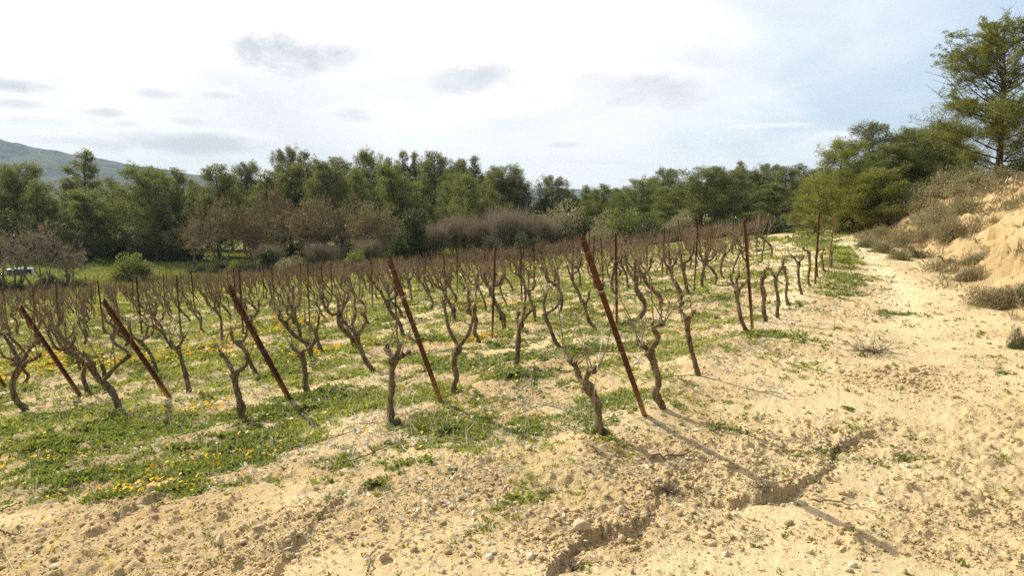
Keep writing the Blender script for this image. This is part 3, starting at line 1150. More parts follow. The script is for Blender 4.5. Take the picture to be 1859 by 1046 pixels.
def hand_vine(spec, idx):
    row, tp, arms, nc, cl, r0, lab, extra = spec
    rng = np.random.default_rng(100 + idx)
    g = gp3(*tp[0])
    Y = g[1]
    root = empty('grapevine', tuple(g))
    tag(root, lab, 'grapevine', 'gnarled grapevines of the vineyard')

    def P3(p, dy=0.0):
        return at(p[0], p[1], Y + dy) - g
    path = [np.array([0, 0, -.06])]
    for i, p in enumerate(tp[1:]):
        path.append(P3(p, rng.normal(0, .02)))
    head = path[-1]
    path.insert(1, np.array([0.0, 0, .02]))
    V, F = make_trunk(path, r0 * .83, r0 * .66, rng)
    mesh_obj('trunk', V, F, VINEBARK, root)
    far = Y > 11
    for ai, ap in enumerate(arms):
        sgn = 1 if ai % 2 == 0 else -1
        pts = [P3(p, 0 if i == 0 else sgn * .05 * i + rng.normal(0, .015)) for i, p in enumerate(ap)]
        if ai == 0 or np.linalg.norm(pts[0] - head) < .06:
            pts[0] = head.copy()
        V, F = make_arm(pts, r0 * .54, r0 * .34, rng)
        arm = mesh_obj('arm', V, F, VINEBARK, root)
        A = resample(np.array(pts), 9)
        n_here = max(1, nc // len(arms))
        for c in range(n_here):
            p = A[rng.integers(4, 9)]
            d = np.array([rng.normal(0, .35), rng.normal(0, .35), 1])
            V, F = cane_mesh(p, d, cl * rng.uniform(.45, 1.1), .0048, rng, side=not far, m=7)
            mesh_obj('cane', V, F, CANE, arm)
        for ex in (extra if ai == 0 else []):
            q = [P3(p, .02 * i) for i, p in enumerate(ex)]
            V, F = tube(resample(np.array(q), 14), np.linspace(.0065, .0022, 14), 6, .12, rng, cap=False)
            mesh_obj('cane', V, F, CANE, arm)
    return uv_of(g[0], g[1])


HV = []
for i, sp in enumerate(HAND):
    HV.append((sp[0], hand_vine(sp, i)[0]))


def vine_data(seed, lod):
    """procedural vine leaning along +X: list of (name, V, F, material, parent index)"""
    rng = np.random.default_rng(seed)
    H = rng.uniform(.52, .72)
    lean = rng.uniform(.08, .36)
    r0 = rng.uniform(.026, .037)
    w = rng.normal(0, .05, (3, 2))
    path = np.array([(0, 0, -.07), (0, 0, .02), (lean * .2 + w[0, 0], w[0, 1], H * .35), (lean * .6 + w[1, 0], w[1, 1], H * .7), (lean, w[2, 1] * .5, H)])
    parts = []
    V, F = make_trunk(path, r0, r0 * .8, rng, 14 if lod == 0 else 6, 36 if lod == 0 else 10)
    parts.append(('trunk', V, F, VINEBARK, None))
    head = path[-1]
    na = rng.integers(2, 6)
    a0 = rng.uniform(0, 6.28)
    bushy = rng.uniform(.5, 1.6)
    reach = rng.choice([.55, .75, 1.0], p=[.4, .35, .25])
    for i in range(na):
        a = a0 + i * 2 * math.pi / na + rng.normal(0, .4)
        L = rng.uniform(.10, .28)
        d = np.array([math.cos(a), math.sin(a), 0])
        p1 = head + d * L * .5 + np.array([0, 0, L * rng.uniform(.0, .3)])
        p2 = head + d * L * .85 + np.array([0, 0, L * rng.uniform(.4, .9)])
        p3 = p2 + np.array([d[0] * .02, d[1] * .02, rng.uniform(.04, .16)])
        V, F = make_arm([head, p1, p2, p3], r0 * (.6 if lod == 0 else .48), r0 * (.40 if lod == 0 else .28), rng, 8 if lod == 0 else 5, 12 if lod == 0 else 6)
        parts.append(('arm', V, F, VINEBARK, 0))
        cs = []
        A = resample(np.array([head, p1, p2, p3]), 9)
        for c in range(int(rng.integers(4, 8) * bushy * (1.3 if lod == 0 else 2.0))):
            p = A[rng.integers(3, 9)]
            dd = np.array([rng.normal(0, .38) + d[0] * .25, rng.normal(0, .38) + d[1] * .25, 1])
            cs.append(cane_mesh(p, dd, rng.uniform(.14, .62) * reach, .0050 if lod == 0 else .0056, rng, side=lod == 0 or c % 2 == 0, n=4 if lod == 0 else 3, m=6 if lod == 0 else 4))
        V, F = merge(cs)
        parts.append(('cane_tuft', V, F, CANE, 1))
    return parts


def vine_proto(seed):
    root = empty('grapevine')
    arm = None
    for name, V, F, mat, pi in vine_data(seed, 0):
        if name == 'cane_tuft':
            mesh_obj(name, V, F, mat, arm)
        else:
            o = mesh_obj(name, V, F, mat, root)
            if name == 'arm':
                arm = o
    return root


def vine_low(seed, extra=False):
    bark, cane = [], []
    for name, V, F, mat, pi in vine_data(seed, 1):
        (cane if name == 'cane_tuft' else bark).append((V, F))
    return merge(bark), merge(cane)


NV = 12
protos = [vine_proto(300 + i) for i in range(NV)]
lows = [vine_low(400 + i) for i in range(14)]
low_mesh = []
for (Vb, Fb), (Vc, Fc) in lows:
    V, F = merge([(Vb, Fb), (Vc, Fc)])
    o = mesh_obj('grapevine', V, F, VINEBARK, link=False)
    o.data.materials.append(CANE)
    o.data.polygons.foreach_set('material_index', np.concatenate([np.zeros(len(Fb), np.int32), np.ones(len(Fc), np.int32)]))
    low_mesh.append(o)

vr = np.random.default_rng(11)
vines = []
for k in range(0, 23):
    mine = [u for r, u in HV if r == k]
    if k == 0:
        continue
    u = max(mine) + 1.05 if mine else row_u0(k) - .9
    while u < 75:
        if vr.random() > .06:
            x, y = row_xy(k, u + vr.uniform(-.12, .12))
            x += vr.normal(0, .05); y += vr.normal(0, .05)
            if y < fy_field(x) and bank_s(x, y) < -3.8:
                z = hz(x, y)
                px, py = proj(x, y, z)
                if -70 < px < 1900:
                    vines.append((math.hypot(x, y), x, y, z, k, px, u))
        u += 0.99
vines.sort()
N_IND = 300 - len(HAND)
used_p = set()
LEANA = math.atan2(-.35, -1)
used_l = set()
stuffV, stuffF, stuffM, nn = [], [], [], 0
for i, (d, x, y, z, k, px, u) in enumerate(vines):
    rz = LEANA + vr.normal(0, .75)
    sc = vr.uniform(.86, 1.12)
    if i < N_IND:
        if d < 15:
            q = int(vr.integers(0, NV))
            if q in used_p:
                o = copy_tree(protos[q])
            else:
                o = protos[q]; used_p.add(q)
        else:
            q = int(vr.integers(0, 14))
            if q in used_l:
                o = low_mesh[q].copy()
            else:
                o = low_mesh[q]; used_l.add(q)
            COL.objects.link(o)
        o.location = (x, y, z)
        o.rotation_euler = (vr.normal(0, .05), vr.normal(0, .05), rz)
        o.scale = (sc, sc, sc * vr.uniform(.92, 1.1))
        if k < 6:
            far = 'near its start' if u - row_u0(k) < 6 else 'in its middle part' if u - row_u0(k) < 13 else 'towards its far end'
            lab = 'bare vine in %s, %s' % (ROWNAME[k], far)
        else:
            third = 'left' if px < 450 else 'centre' if px < 1000 else 'right'
            lab = 'small bare vine in the rows beyond the leaning posts, %s of the field' % third
        tag(o, lab, 'grapevine', 'gnarled grapevines of the vineyard')
    else:
        (Vb, Fb), (Vc, Fc) = lows[int(vr.integers(0, 14))]
        c, s = math.cos(rz), math.sin(rz)
        Rm = np.array([[c, -s, 0], [s, c, 0], [0, 0, 1]])
        V = np.vstack([Vb, Vc]) @ Rm.T * sc + np.array([x, y, z])
        stuffV.append(V); stuffF.append(np.vstack([Fb, Fc + len(Vb)]) + nn)
        stuffM.append(np.concatenate([np.zeros(len(Fb), np.int32), np.ones(len(Fc), np.int32)]))
        nn += len(V)
for q, p in enumerate(protos):
    if q not in used_p:
        for ch in list(p.children_recursive): bpy.data.objects.remove(ch)
        bpy.data.objects.remove(p)
print('VINES', len(vines), 'stuff', len(stuffV))
if stuffV:
    o = mesh_obj('distant_grapevines', np.concatenate(stuffV), np.concatenate(stuffF), VINEBARK)
    o.data.materials.append(CANE)
    o.data.polygons.foreach_set('material_index', np.concatenate(stuffM))
    tag(o, 'mass of small bare vines in the farthest rows before the trees', 'grapevines', kind='stuff')

# ------------------------------------------------------------------ trees
def foliage(centers, radii, per, L, W, rng, flat=.7, up=.35, shell=.35):
    """leaf tufts through a set of blobs"""
    n = len(centers)
    idx = np.repeat(np.arange(n), per)
    d = rng.normal(size=(len(idx), 3)); d /= np.linalg.norm(d, axis=1, keepdims=True)
    rad = rng.random(len(idx)) ** shell
    off = d * rad[:, None] * radii[idx][:, None]
    off[:, 2] *= flat
    P = centers[idx] + off
    D = d * .8 + rng.normal(0, .5, d.shape) + np.array([0, 0, up])
    ln = L * rng.uniform(.6, 1.3, len(idx))
    V, F = leaves(P, D, ln, ln * (W / L), rng)
    tint = np.clip(rng.random(n)[idx] * .6 + rng.random(len(idx)) * .25 + .15 * (off[:, 2] / (radii[idx] + 1e-6)), 0, 1)
    return V, F, np.repeat(tint, 4)


def pine_parts(seed, H, Wd, clear=.25, dens=1.0, leafL=.20, leafW=.035, per=70, pad=.42, limbs=34, open_top=0.0, lean=.05, tipsonly=False, sharp=.7):
    rng = np.random.default_rng(seed)
    tp = np.array([(0, 0, -.3), (rng.normal(0, .01) * H, 0, H * .3), (lean * H * .6 + rng.normal(0, .015) * H, rng.normal(0, .02) * H, H * .65), (lean * H, rng.normal(0, .02) * H, H * .97)])
    m = 20
    TP = resample(tp, m)
    TR = np.linspace(H * .018, H * .002, m)
    sticks = [tube(TP, TR, 8, .08, rng)]
    cen, rad = [], []
    seg0, seg1, sr0, sr1 = [], [], [], []
    ga = rng.uniform(0, 6.28)
    for i in range(limbs):
        t = clear + (1 - clear) * ((i + rng.random() * .7) / limbs)
        tt = (t - clear) / (1 - clear)
        prof = min(1, (tt / .22) ** .6) * (1 - tt ** 1.6) ** sharp + .07
        Ln = Wd * .5 * prof * rng.uniform(.62, 1.12)
        ga += 2.4 + rng.normal(0, .35)
        f = t * (m - 1)
        j = min(int(f), m - 2)
        p = TP[j] + (TP[j + 1] - TP[j]) * (f - j)
        d0 = np.array([math.cos(ga), math.sin(ga), rng.uniform(.05, .35) + .5 * tt])
        pts = [p]
        d = d0 / np.linalg.norm(d0)
        ns = 5
        for q in range(ns):
            d = d + np.array([rng.normal(0, .12), rng.normal(0, .12), rng.normal(.07, .08)])
            d /= np.linalg.norm(d)
            pts.append(pts[-1] + d * Ln / ns)
        pts = np.array(pts)
        r = H * .006 * (1 - .6 * tt)
        for q in range(ns):
            seg0.append(pts[q]); seg1.append(pts[q + 1]); sr0.append(r * (1 - q / ns * .8)); sr1.append(r * (1 - (q + 1) / ns * .8))
        nsub = int(max(3, Ln * 3.2 * dens))
        for q in range(nsub):
            a = rng.uniform(.25, 1.0) if not tipsonly else rng.uniform(.45, 1.0)
            if q == 0:
                a = 1.0
            fi = a * ns
            jj = min(int(fi), ns - 1)
            b = pts[jj] + (pts[jj + 1] - pts[jj]) * (fi - jj)
            dd = d0 * .5 + rng.normal(0, .7, 3) + np.array([0, 0, .25])
            dd /= np.linalg.norm(dd)
            sl_ = Ln * rng.uniform(.1, .30) + .12
            e = b + dd * sl_
            seg0.append(b); seg1.append(e); sr0.append(r * .35); sr1.append(r * .12)
            if open_top and tt > .5 and rng.random() < open_top:
                continue
            cen.append(e); rad.append(pad * rng.uniform(.55, 1.25) * (1 if tt < .6 else .8))
            if rng.random() < .6:
                cen.append((b + e) / 2); rad.append(pad * rng.uniform(.4, .8))
    sticks.append(prisms(seg0, seg1, sr0, sr1, 4))
    cen, rad = np.array(cen), np.array(rad)
    fo = foliage(cen, rad, per, leafL, leafW, rng, .62 if tipsonly else .86, .45)
    return merge(sticks), fo


def tree_obj(name, bark, fo, bmat, lmat, crown='crown'):
    root = empty(name)
    mesh_obj('trunk', *bark, bmat, root)
    V, F, tint = fo
    mesh_obj(crown, V, F, lmat, root, smooth=False, attrs={'tint': tint})
    return root


# background pine models, 10 m tall, varied habit
PB = []
for i, (Wd, clear, limbs, pad, per, lean, sharp) in enumerate([
        (6.6, .18, 44, .62, 46, .04, .7), (5.2, .10, 46, .52, 46, -.03, .9), (7.6, .34, 40, .66, 48, .06, .45),
        (4.6, .22, 40, .46, 44, .02, 1.0), (6.2, .12, 50, .58, 46, -.05, .6), (8.6, .30, 44, .62, 44, .10, .4)]):
    bark, fo = pine_parts(500 + i, 10.0, Wd, clear * .6, 2.1, .22, .045, int(per * .8), pad * .72, limbs, .12, lean, sharp=sharp)
    PB.append((bark, fo))
TREEP = {}


def tree_inst(name, key, maker):
    """first use builds the model, later ones copy it"""
    if key not in TREEP:
        TREEP[key] = maker()
        TREEP[key].name = name
        return TREEP[key]
    o = copy_tree(TREEP[key])
    o.name = name
    return o


tr = np.random.default_rng(77)


def place_tree(px, topy, Y, wpx, kind, label, name='pine_tree', cat='tree', group='trees behind the vineyard', mat=None, model=None, basey=None):
    if basey is not None:
        x, y = gp(px, basey)
    else:
        d = ray(px, 400)
        x, y = d[0] * Y / d[1], Y
    z = float(base_h(x, y)) - .1
    _, _ = 0, 0
    top = at(px, topy, y)
    H = max(top[2] - z, .4)
    Wm = wpx / FPX * y
    o = model()
    o.location = (x, y, z)
    o.rotation_euler = (0, 0, tr.uniform(-3.1, 3.1))
    nh, nw = o['mh'], o['mw']
    o.scale = (Wm / nw, Wm / nw, H / nh)
    tag(o, label, cat, group)
    return o


MODEL_DIM = [(10, 6.6), (10, 5.2), (10, 7.6), (10, 4.6), (10, 6.2), (10, 8.6)]


def pine_model(i, mat=PINE, mname='p'):
    def mk():
        o = tree_obj('pine_tree', PB[i][0], PB[i][1], PINEBARK, mat)
        V = PB[i][1][0]
        o['mh'] = float(V[:, 2].max()); o['mw'] = float(np.percentile(np.abs(V[:, 0]), 98) + np.percentile(np.abs(V[:, 1]), 98))
        return o
    return lambda: tree_inst('pine_tree', (i, mname), mk)


YP = leaf_mat('light_pine_needles', (.085, .110, .028), (.200, .215, .050), (.10, .120, .038), .48, tcol=(.33, .34, .06))
PINES = [  # px, top y, depth, width px, model, light?, label
 (-30, 300, 84, 120, 0, 0, 'dark pine cut by the left edge of the photo'),
 (28, 286, 82, 95, 2, 0, 'dark round-headed pine nearest the left edge'),
 (68, 322, 78, 70, 1, 1, 'lighter pine below the hill, right of the dark round-headed one'),
 (165, 266, 96, 80, 3, 0, 'tall narrow pine rising above the hillside at the left'),
 (135, 318, 90, 70, 4, 0, 'low dark pine left of the tall narrow one'),
 (160, 340, 80, 100, 4, 1, 'light green pine in front of the tall narrow one'),
 (208, 318, 86, 70, 1, 0, 'dark pine right of the tall narrow one'),
 (282, 291, 80, 105, 2, 1, 'broad light pine with a slanting bare trunk, left of the first russet tree'),
 (322, 302, 84, 80, 0, 0, 'dark pine behind the broad light one'),
 (350, 320, 92, 40, 3, 0, 'thin dark pine in the dip right of the broad light one'),
 (395, 294, 86, 100, 0, 1, 'pine standing behind the first russet bare tree'),
 (443, 284, 94, 64, 2, 0, 'small dark-topped pine left of the tuft-topped tallest one'),
 (483, 304, 84, 80, 1, 1, 'light pine left of the tuft-topped tallest one'),
 (525, 257, 98, 56, 2, 0, 'tallest pine of the left wood, with a separate round tuft on top'),
 (528, 290, 88, 90, 4, 0, 'dense pine just below the round tuft'),
 (558, 268, 92, 60, 3, 0, 'spiky pine right of the round tuft'),
 (590, 275, 84, 100, 5, 0, 'broad dark pine above the russet trees'),
 (620, 282, 90, 90, 0, 0, 'dark pine left of the gap before the round-topped pine'),
 (644, 300, 82, 70, 1, 1, 'lower light pine in the gap before the round-topped pine'),
 (676, 263, 94, 62, 2, 0, 'round-topped dark pine standing out at the centre left'),
 (712, 290, 78, 90, 4, 1, 'bright pine in the front of the central wood'),
 (708, 282, 98, 60, 1, 0, 'dark pine behind the bright central one'),
 (733, 268, 98, 44, 3, 0, 'narrow pointed pine, first of two at the centre'),
 (756, 270, 97, 40, 3, 0, 'narrow pointed pine, second of two at the centre'),
 (792, 272, 88, 90, 0, 0, 'largest dark rounded pine of the central wood'),
 (830, 285, 94, 70, 4, 0, 'dark pine right of the largest rounded one'),
 (864, 278, 96, 50, 3, 0, 'pointed dark pine on the right of the central wood'),
 (822, 302, 78, 66, 5, 1, 'light layered pine before the dark central wood'),
 (852, 314, 72, 76, 0, 1, 'light rounded pine low in the front of the central wood'),
 (905, 292, 80, 90, 2, 0, 'dark broad pine near the right end of the central wood'),
 (934, 312, 78, 60, 4, 0, 'last dark pine of the central wood, left of the sky gap'),
 (885, 320, 84, 70, 1, 0, 'dark pine between the light rounded one and the broad one'),
 (1003, 311, 78, 60, 2, 0, 'single pine right of the sky gap'),
 (1032, 340, 84, 46, 4, 0, 'small pine right of the single one by the sky gap'),
 (1062, 334, 84, 56, 1, 1, 'pale pine between the single pine and the long wood at the right'),
 (1094, 332, 80, 60, 0, 1, 'pale green pine, left end of the long wood at the right'),
 (1118, 338, 86, 50, 3, 0, 'narrow dark pine in the long wood'),
 (1155, 314, 74, 86, 5, 1, 'rounded pale pine in the long wood'),
 (1185, 318, 84, 60, 0, 0, 'dark pine behind the rounded pale one'),
 (1217, 299, 90, 56, 2, 0, 'high pine showing behind the spreading pine'),
 (1213, 335, 66, 90, 4, 1, 'yellow-green pine left of the spreading one'),
 (1272, 294, 60, 120, 2, 0, 'big spreading pine with a dark trunk behind the vines'),
 (1335, 296, 64, 90, 5, 0, 'flat-topped pine right of the spreading one'),
 (1339, 288, 84, 36, 3, 0, 'thin pine tip above the flat-topped pine'),
 (1372, 306, 70, 90, 4, 0, 'dark pine beyond the flat-topped one'),
 (1393, 291, 88, 56, 2, 0, 'round-topped distant pine on the rising slope'),
 (1425, 300, 72, 80, 0, 1, 'mid-green pine on the slope above the end of the rows'),
 (1452, 294, 86, 60, 1, 0, 'distant pine above the yellow-green group'),
 (1485, 300, 66, 80, 4, 0, 'dark pine behind the left of the yellow-green group'),
 (1405, 330, 56, 90, 1, 0, 'low dark pine behind the far end of the vine rows')]
for px, ty, Y, w, mi, lt, lab in PINES:
    place_tree(px, ty, Y, w * 1.12, 'pine', lab, model=pine_model(mi, YP if lt else PINE, 'l' if lt else 'd'))

for i in range(30):
    px = [18, 95, 110, 235, 250, 320, 375, 420, 465, 505, 545, 575, 610, 655, 690, 725, 770, 808, 845, 880, 915, 985, 1045, 1080, 1135, 1170, 1240, 1300, 1360, 1465][i]
    ty = [320, 345, 350, 345, 335, 330, 330, 318, 325, 300, 300, 292, 300, 300, 298, 292, 288, 298, 296, 302, 318, 352, 352, 345, 338, 332, 322, 318, 312, 312][i]
    place_tree(px, ty + 6, 103 if px < 1000 else 92, 105, 'pine', 'dark pine deep in the wood, mostly hidden behind the front trees', model=pine_model((i * 5) % 6, PINE, 'd'), group='pines hidden deep in the wood')

# nearer pine group beside the track and the large one on the bank
NB = []
for i, (Wd, clear, limbs, pad, dens) in enumerate([(4.6, .04, 56, .30, 2.0), (4.2, .05, 50, .28, 2.0), (4.9, .03, 60, .32, 2.0)]):
    NB.append(pine_parts(620 + i, 6.0, Wd, clear, dens, .15, .022, 56, pad, limbs, .1, .03, sharp=.62))


def near_model(i, mat, mn):
    def mk():
        o = tree_obj('pine_tree', NB[i][0], NB[i][1], PINEBARK, mat)
        V = NB[i][1][0]
        o['mh'] = float(V[:, 2].max()); o['mw'] = float(np.percentile(np.abs(V[:, 0]), 98) + np.percentile(np.abs(V[:, 1]), 98))
        return o
    return lambda: tree_inst('pine_tree', ('n', i, mn), mk)


for px, ty, Y, w, mi, mt, lab in [
        (1528, 243, 33, 120, 0, 1, 'yellow-green young pine at the end of the track'),
        (1480, 318, 37, 95, 1, 1, 'lower yellow-green pine left of the end of the track'),
        (1576, 213, 36, 105, 1, 0, 'pointed pine, tallest of the group at the end of the track'),
        (1632, 228, 37, 120, 2, 0, 'dark pine in the middle of the trackside group'),
        (1690, 232, 40, 120, 0, 0, 'dark pine right behind the trackside group'),
        (1590, 300, 31, 110, 2, 1, 'low bushy yellow-green pine in front of the trackside group'),
        (1608, 252, 34, 110, 0, 0, 'rounded dark pine between the tallest trackside pine and the bank'),
        (1662, 224, 39, 100, 2, 0, 'second highest dark pine of the trackside group'),
        (1548, 300, 32, 90, 1, 1, 'small yellow-green pine at the very end of the track'),
        (1660, 300, 34, 100, 1, 0, 'dark shaded pine at the top of the shrubby slope'),
        (1708, 214, 46, 90, 1, 0, 'distant pine top left of the large pine on the bank')]:
    place_tree(px, ty, Y, w * 1.1, 'pine', lab, model=near_model(mi, PINE_Y if mt else PINE, 'y' if mt else 'd'), group='pines at the end of the track')

# the large pine: dense lower crown, open upper crown of single tufts
def big_pine():
    rng = np.random.default_rng(900)
    b1, f1 = pine_parts(901, 7.3, 6.4, .06, 2.6, .14, .020, 70, .34, 60, .0, .0, sharp=.40)
    V, F, T = f1
    keep = (V.reshape(-1, 4, 3)[:, 0, 2] < 4.0)
    V = V.reshape(-1, 4, 3)[keep].reshape(-1, 3); T = T.reshape(-1, 4)[keep].ravel()
    F = np.arange(len(V)).reshape(-1, 4)
    b2, f2 = pine_parts(902, 7.3, 6.0, .40, 2.5, .12, .018, 60, .13, 46, .0, .0, tipsonly=True, sharp=.55)
    V2, F2, T2 = f2
    kb = b1[1].shape[0]
    bark = merge([b1, b2])
    VV, FF = merge([(V, F), (V2, F2)])
    return tree_obj('pine_tree', bark, (VV, FF, np.concatenate([T, T2])), PINEBARK, PINE_Y)


bp = big_pine()
Y = 31.0
d = ray(1815, 300)
bx = d[0] * Y / d[1]
bz = float(base_h(bx, Y)) - .15
top = at(1800, 26, Y)
sc = (top[2] - bz) / max(float(c.data.vertices[i].co.z) for c in bp.children if c.name.startswith('crown') for i in range(0, len(c.data.vertices), 7))
bp.location = (bx, Y, bz)
bp.scale = (sc * 1.12, sc * 1.12, sc)
bp.rotation_euler = (0, R_(-1.5), .4)
tag(bp, 'large pine with an open airy top standing on the bank at the right edge', 'tree')
print('BIGPINE', bx, bz, sc)


# bare broadleaf trees
def bare_tree(seed, H, spread, stems=1, levels=5, twig=.006, leafy=0.0, up=.35, lmat=None, bend=(0, 0), kids=3, stem_r=.012, cap=5200):
    rng = np.random.default_rng(seed)
    seg0, seg1, r0, r1 = [], [], [], []
    cur = []
    for s in range(stems):
        a = rng.uniform(0, 6.28)
        tl = .25 if stems > 1 else .05
        cur.append((np.array([math.cos(a) * .1 * (stems > 1), math.sin(a) * .1 * (stems > 1), -.15]), np.array([math.cos(a) * tl, math.sin(a) * tl, 1.0]), H * .30, H * stem_r))
    tips = []
    for lv in range(levels):
        nxt = []
        for p, d, L, r in cur:
            d = d / np.linalg.norm(d)
            n = 3
            q = p
            for i in range(n):
                d = d + rng.normal(0, .13, 3) + np.array([bend[0], bend[1], .02])
                d /= np.linalg.norm(d)
                e = q + d * L / n
                ra, rb = r * (1 - i / n * .4), r * (1 - (i + 1) / n * .4)
                seg0.append(q); seg1.append(e); r0.append(ra); r1.append(rb)
                if i >= 1 or lv > 0:
                    for _ in range(kids if i == n - 1 else 1):
                        a = rng.normal(0, 1, 3)
                        a -= d * (a @ d); a /= np.linalg.norm(a) + 1e-6
                        dd = d + a * rng.uniform(.45, 1.0) * spread + np.array([0, 0, up * .3])
                        if lv < levels - 1:
                            nxt.append((e, dd, L * rng.uniform(.48, .78), rb * .62))
                        else:
                            tips.append((e, dd))
                q = e
        cur = nxt
        if len(cur) > cap:
            idx = rng.permutation(len(cur))[:cap]
            cur = [cur[i] for i in idx]
    tp = np.array([t[0] for t in tips]); td = np.array([t[1] for t in tips])
    td /= np.linalg.norm(td, axis=1, keepdims=True)
    rr = np.maximum(np.array(r0), twig); rr1 = np.maximum(np.array(r1), twig * .8)
    wood = prisms(seg0, seg1, rr, rr1, 4)
    # finest shoots
    k = rng.integers(0, len(tp), len(tp) * 2)
    dd = td[k] + rng.normal(0, .45 if up < .8 else .62, (len(k), 3)) + np.array([0, 0, .15 if up < .8 else 1.1])
    V, F = leaves(tp[k], dd, np.full(len(k), H * (.06 if up < .8 else .11)) * rng.uniform(.25, 1.0 if up < .8 else 2.6, len(k)) ** 1.3, np.full(len(k), twig * 2.0), rng)
    T = np.repeat(rng.random(len(k)), 4)
    if leafy:
        k2 = rng.integers(0, len(tp), int(len(tp) * leafy))
        P2 = tp[k2] + rng.normal(0, H * .02, (len(k2), 3))
        V2, F2 = leaves(P2, rng.normal(size=(len(k2), 3)), H * .011, H * .007, rng)
        V, F = merge([(V, F), (V2, F2)])
        T = np.concatenate([T, np.repeat(rng.random(len(k2)), 4)])
    return wood, (V, F, T)


BT = {}
for key, args in {
        'russet1': dict(seed=701, H=6, spread=1.0, stems=3, levels=5, twig=.011, leafy=.8, cap=520),
        'russet2': dict(seed=702, H=6, spread=1.1, stems=4, levels=5, twig=.011, leafy=.5, cap=520),
        'mauve1': dict(seed=703, H=4, spread=.5, stems=9, levels=5, twig=.008, up=.9, cap=520),
        'mauve2': dict(seed=704, H=4, spread=.6, stems=10, levels=5, twig=.008, up=.9, cap=520),
        'grey1': dict(seed=705, H=5, spread=1.0, stems=5, levels=5, twig=.007, bend=(.06, 0), cap=170),
        'grey2': dict(seed=706, H=5, spread=.95, stems=3, levels=5, twig=.007, bend=(.05, 0), cap=170)}.items():
    BT[key] = bare_tree(**args)


def bare_model(key, name, lmat):
    def mk():
        o = tree_obj(name, BT[key][0], BT[key][1], GREYBARK, lmat, 'twigs' if key[0] != 'r' else 'crown')
        for c in o.children:
            if c.name.startswith('twigs'):
                c.name = 'crown'
        V = BT[key][1][0]
        o['mh'] = float(np.percentile(V[:, 2], 99.7)); o['mw'] = float(np.percentile(np.abs(V[:, 0]), 97) + np.percentile(np.abs(V[:, 1]), 97))
        return o
    return lambda: tree_inst(name, key, mk)


for px, ty, Y, w, key, lab in [
        (352, 400, 74, 80, 'russet1', 'small russet bare tree left of the larger russet ones'),
        (398, 352, 70, 120, 'russet2', 'russet bare tree, leftmost large one before the pines'),
        (462, 372, 72, 100, 'russet1', 'russet bare tree, second large one from the left'),
        (508, 338, 74, 120, 'russet2', 'tallest russet bare tree reaching up into the pines'),
        (560, 362, 68, 110, 'russet1', 'russet bare tree in the middle of the thicket'),
        (612, 352, 70, 120, 'russet2', 'wide russet bare tree right of the middle of the thicket'),
        (668, 366, 67, 110, 'russet1', 'russet bare tree left of the dark cypress-like shrub'),
        (702, 380, 72, 80, 'russet2', 'last russet bare tree on the right of the thicket')]:
    place_tree(px, ty, Y, w, 'bare', lab, model=bare_model(key, 'bare_tree', RUSSET), group='russet bare trees behind the vineyard')
for px, ty, Y, w, key, lab in [
        (796, 400, 62, 56, 'mauve1', 'mauve-brown leafless shrub next to the dark green bush'),
        (836, 384, 64, 66, 'mauve2', 'mauve-brown leafless shrub, second from the dark green bush'),
        (877, 390, 62, 60, 'mauve1', 'mauve-brown leafless shrub in the middle of the purple thicket'),
        (916, 370, 61, 78, 'mauve2', 'tallest mauve-brown leafless shrub of the purple thicket'),
        (958, 383, 59, 58, 'mauve1', 'mauve-brown leafless shrub under the sky gap'),
        (985, 392, 60, 60, 'mauve2', 'last mauve-brown shrub left of the round olive-coloured bush'),
        (585, 436, 64, 60, 'mauve2', 'tangled brown shrub at the foot of the russet trees'),
        (490, 440, 66, 50, 'mauve1', 'tangled brown shrub left below the russet trees'),
        (672, 430, 63, 50, 'mauve1', 'tangled brown shrub left of the dark green bush'),
        (300, 420, 82, 80, 'mauve2', 'brown shrub with slanting stems beside the meadow'),
        (232, 425, 86, 60, 'mauve1', 'low brown shrub at the far edge of the meadow')]:
    place_tree(px, ty, Y, w, 'bare', lab, name='bare_shrub', cat='shrub', model=bare_model(key, 'bare_shrub', MAUVE), group='leafless shrubs behind the vineyard')
for px, ty, Y, w, key, lab in [
        (12, 385, 50, 150, 'grey1', 'grey leafless tree with spreading branches left of the parked van'),
        (62, 392, 48, 130, 'grey2', 'grey leafless tree with forked trunk in front of the parked van'),
        (118, 430, 52, 90, 'grey1', 'low grey leafless tree right of the parked van')]:
    place_tree(px, ty, Y, w, 'bare', lab, model=bare_model(key, 'bare_tree', MAUVE), group='grey leafless trees at the left')


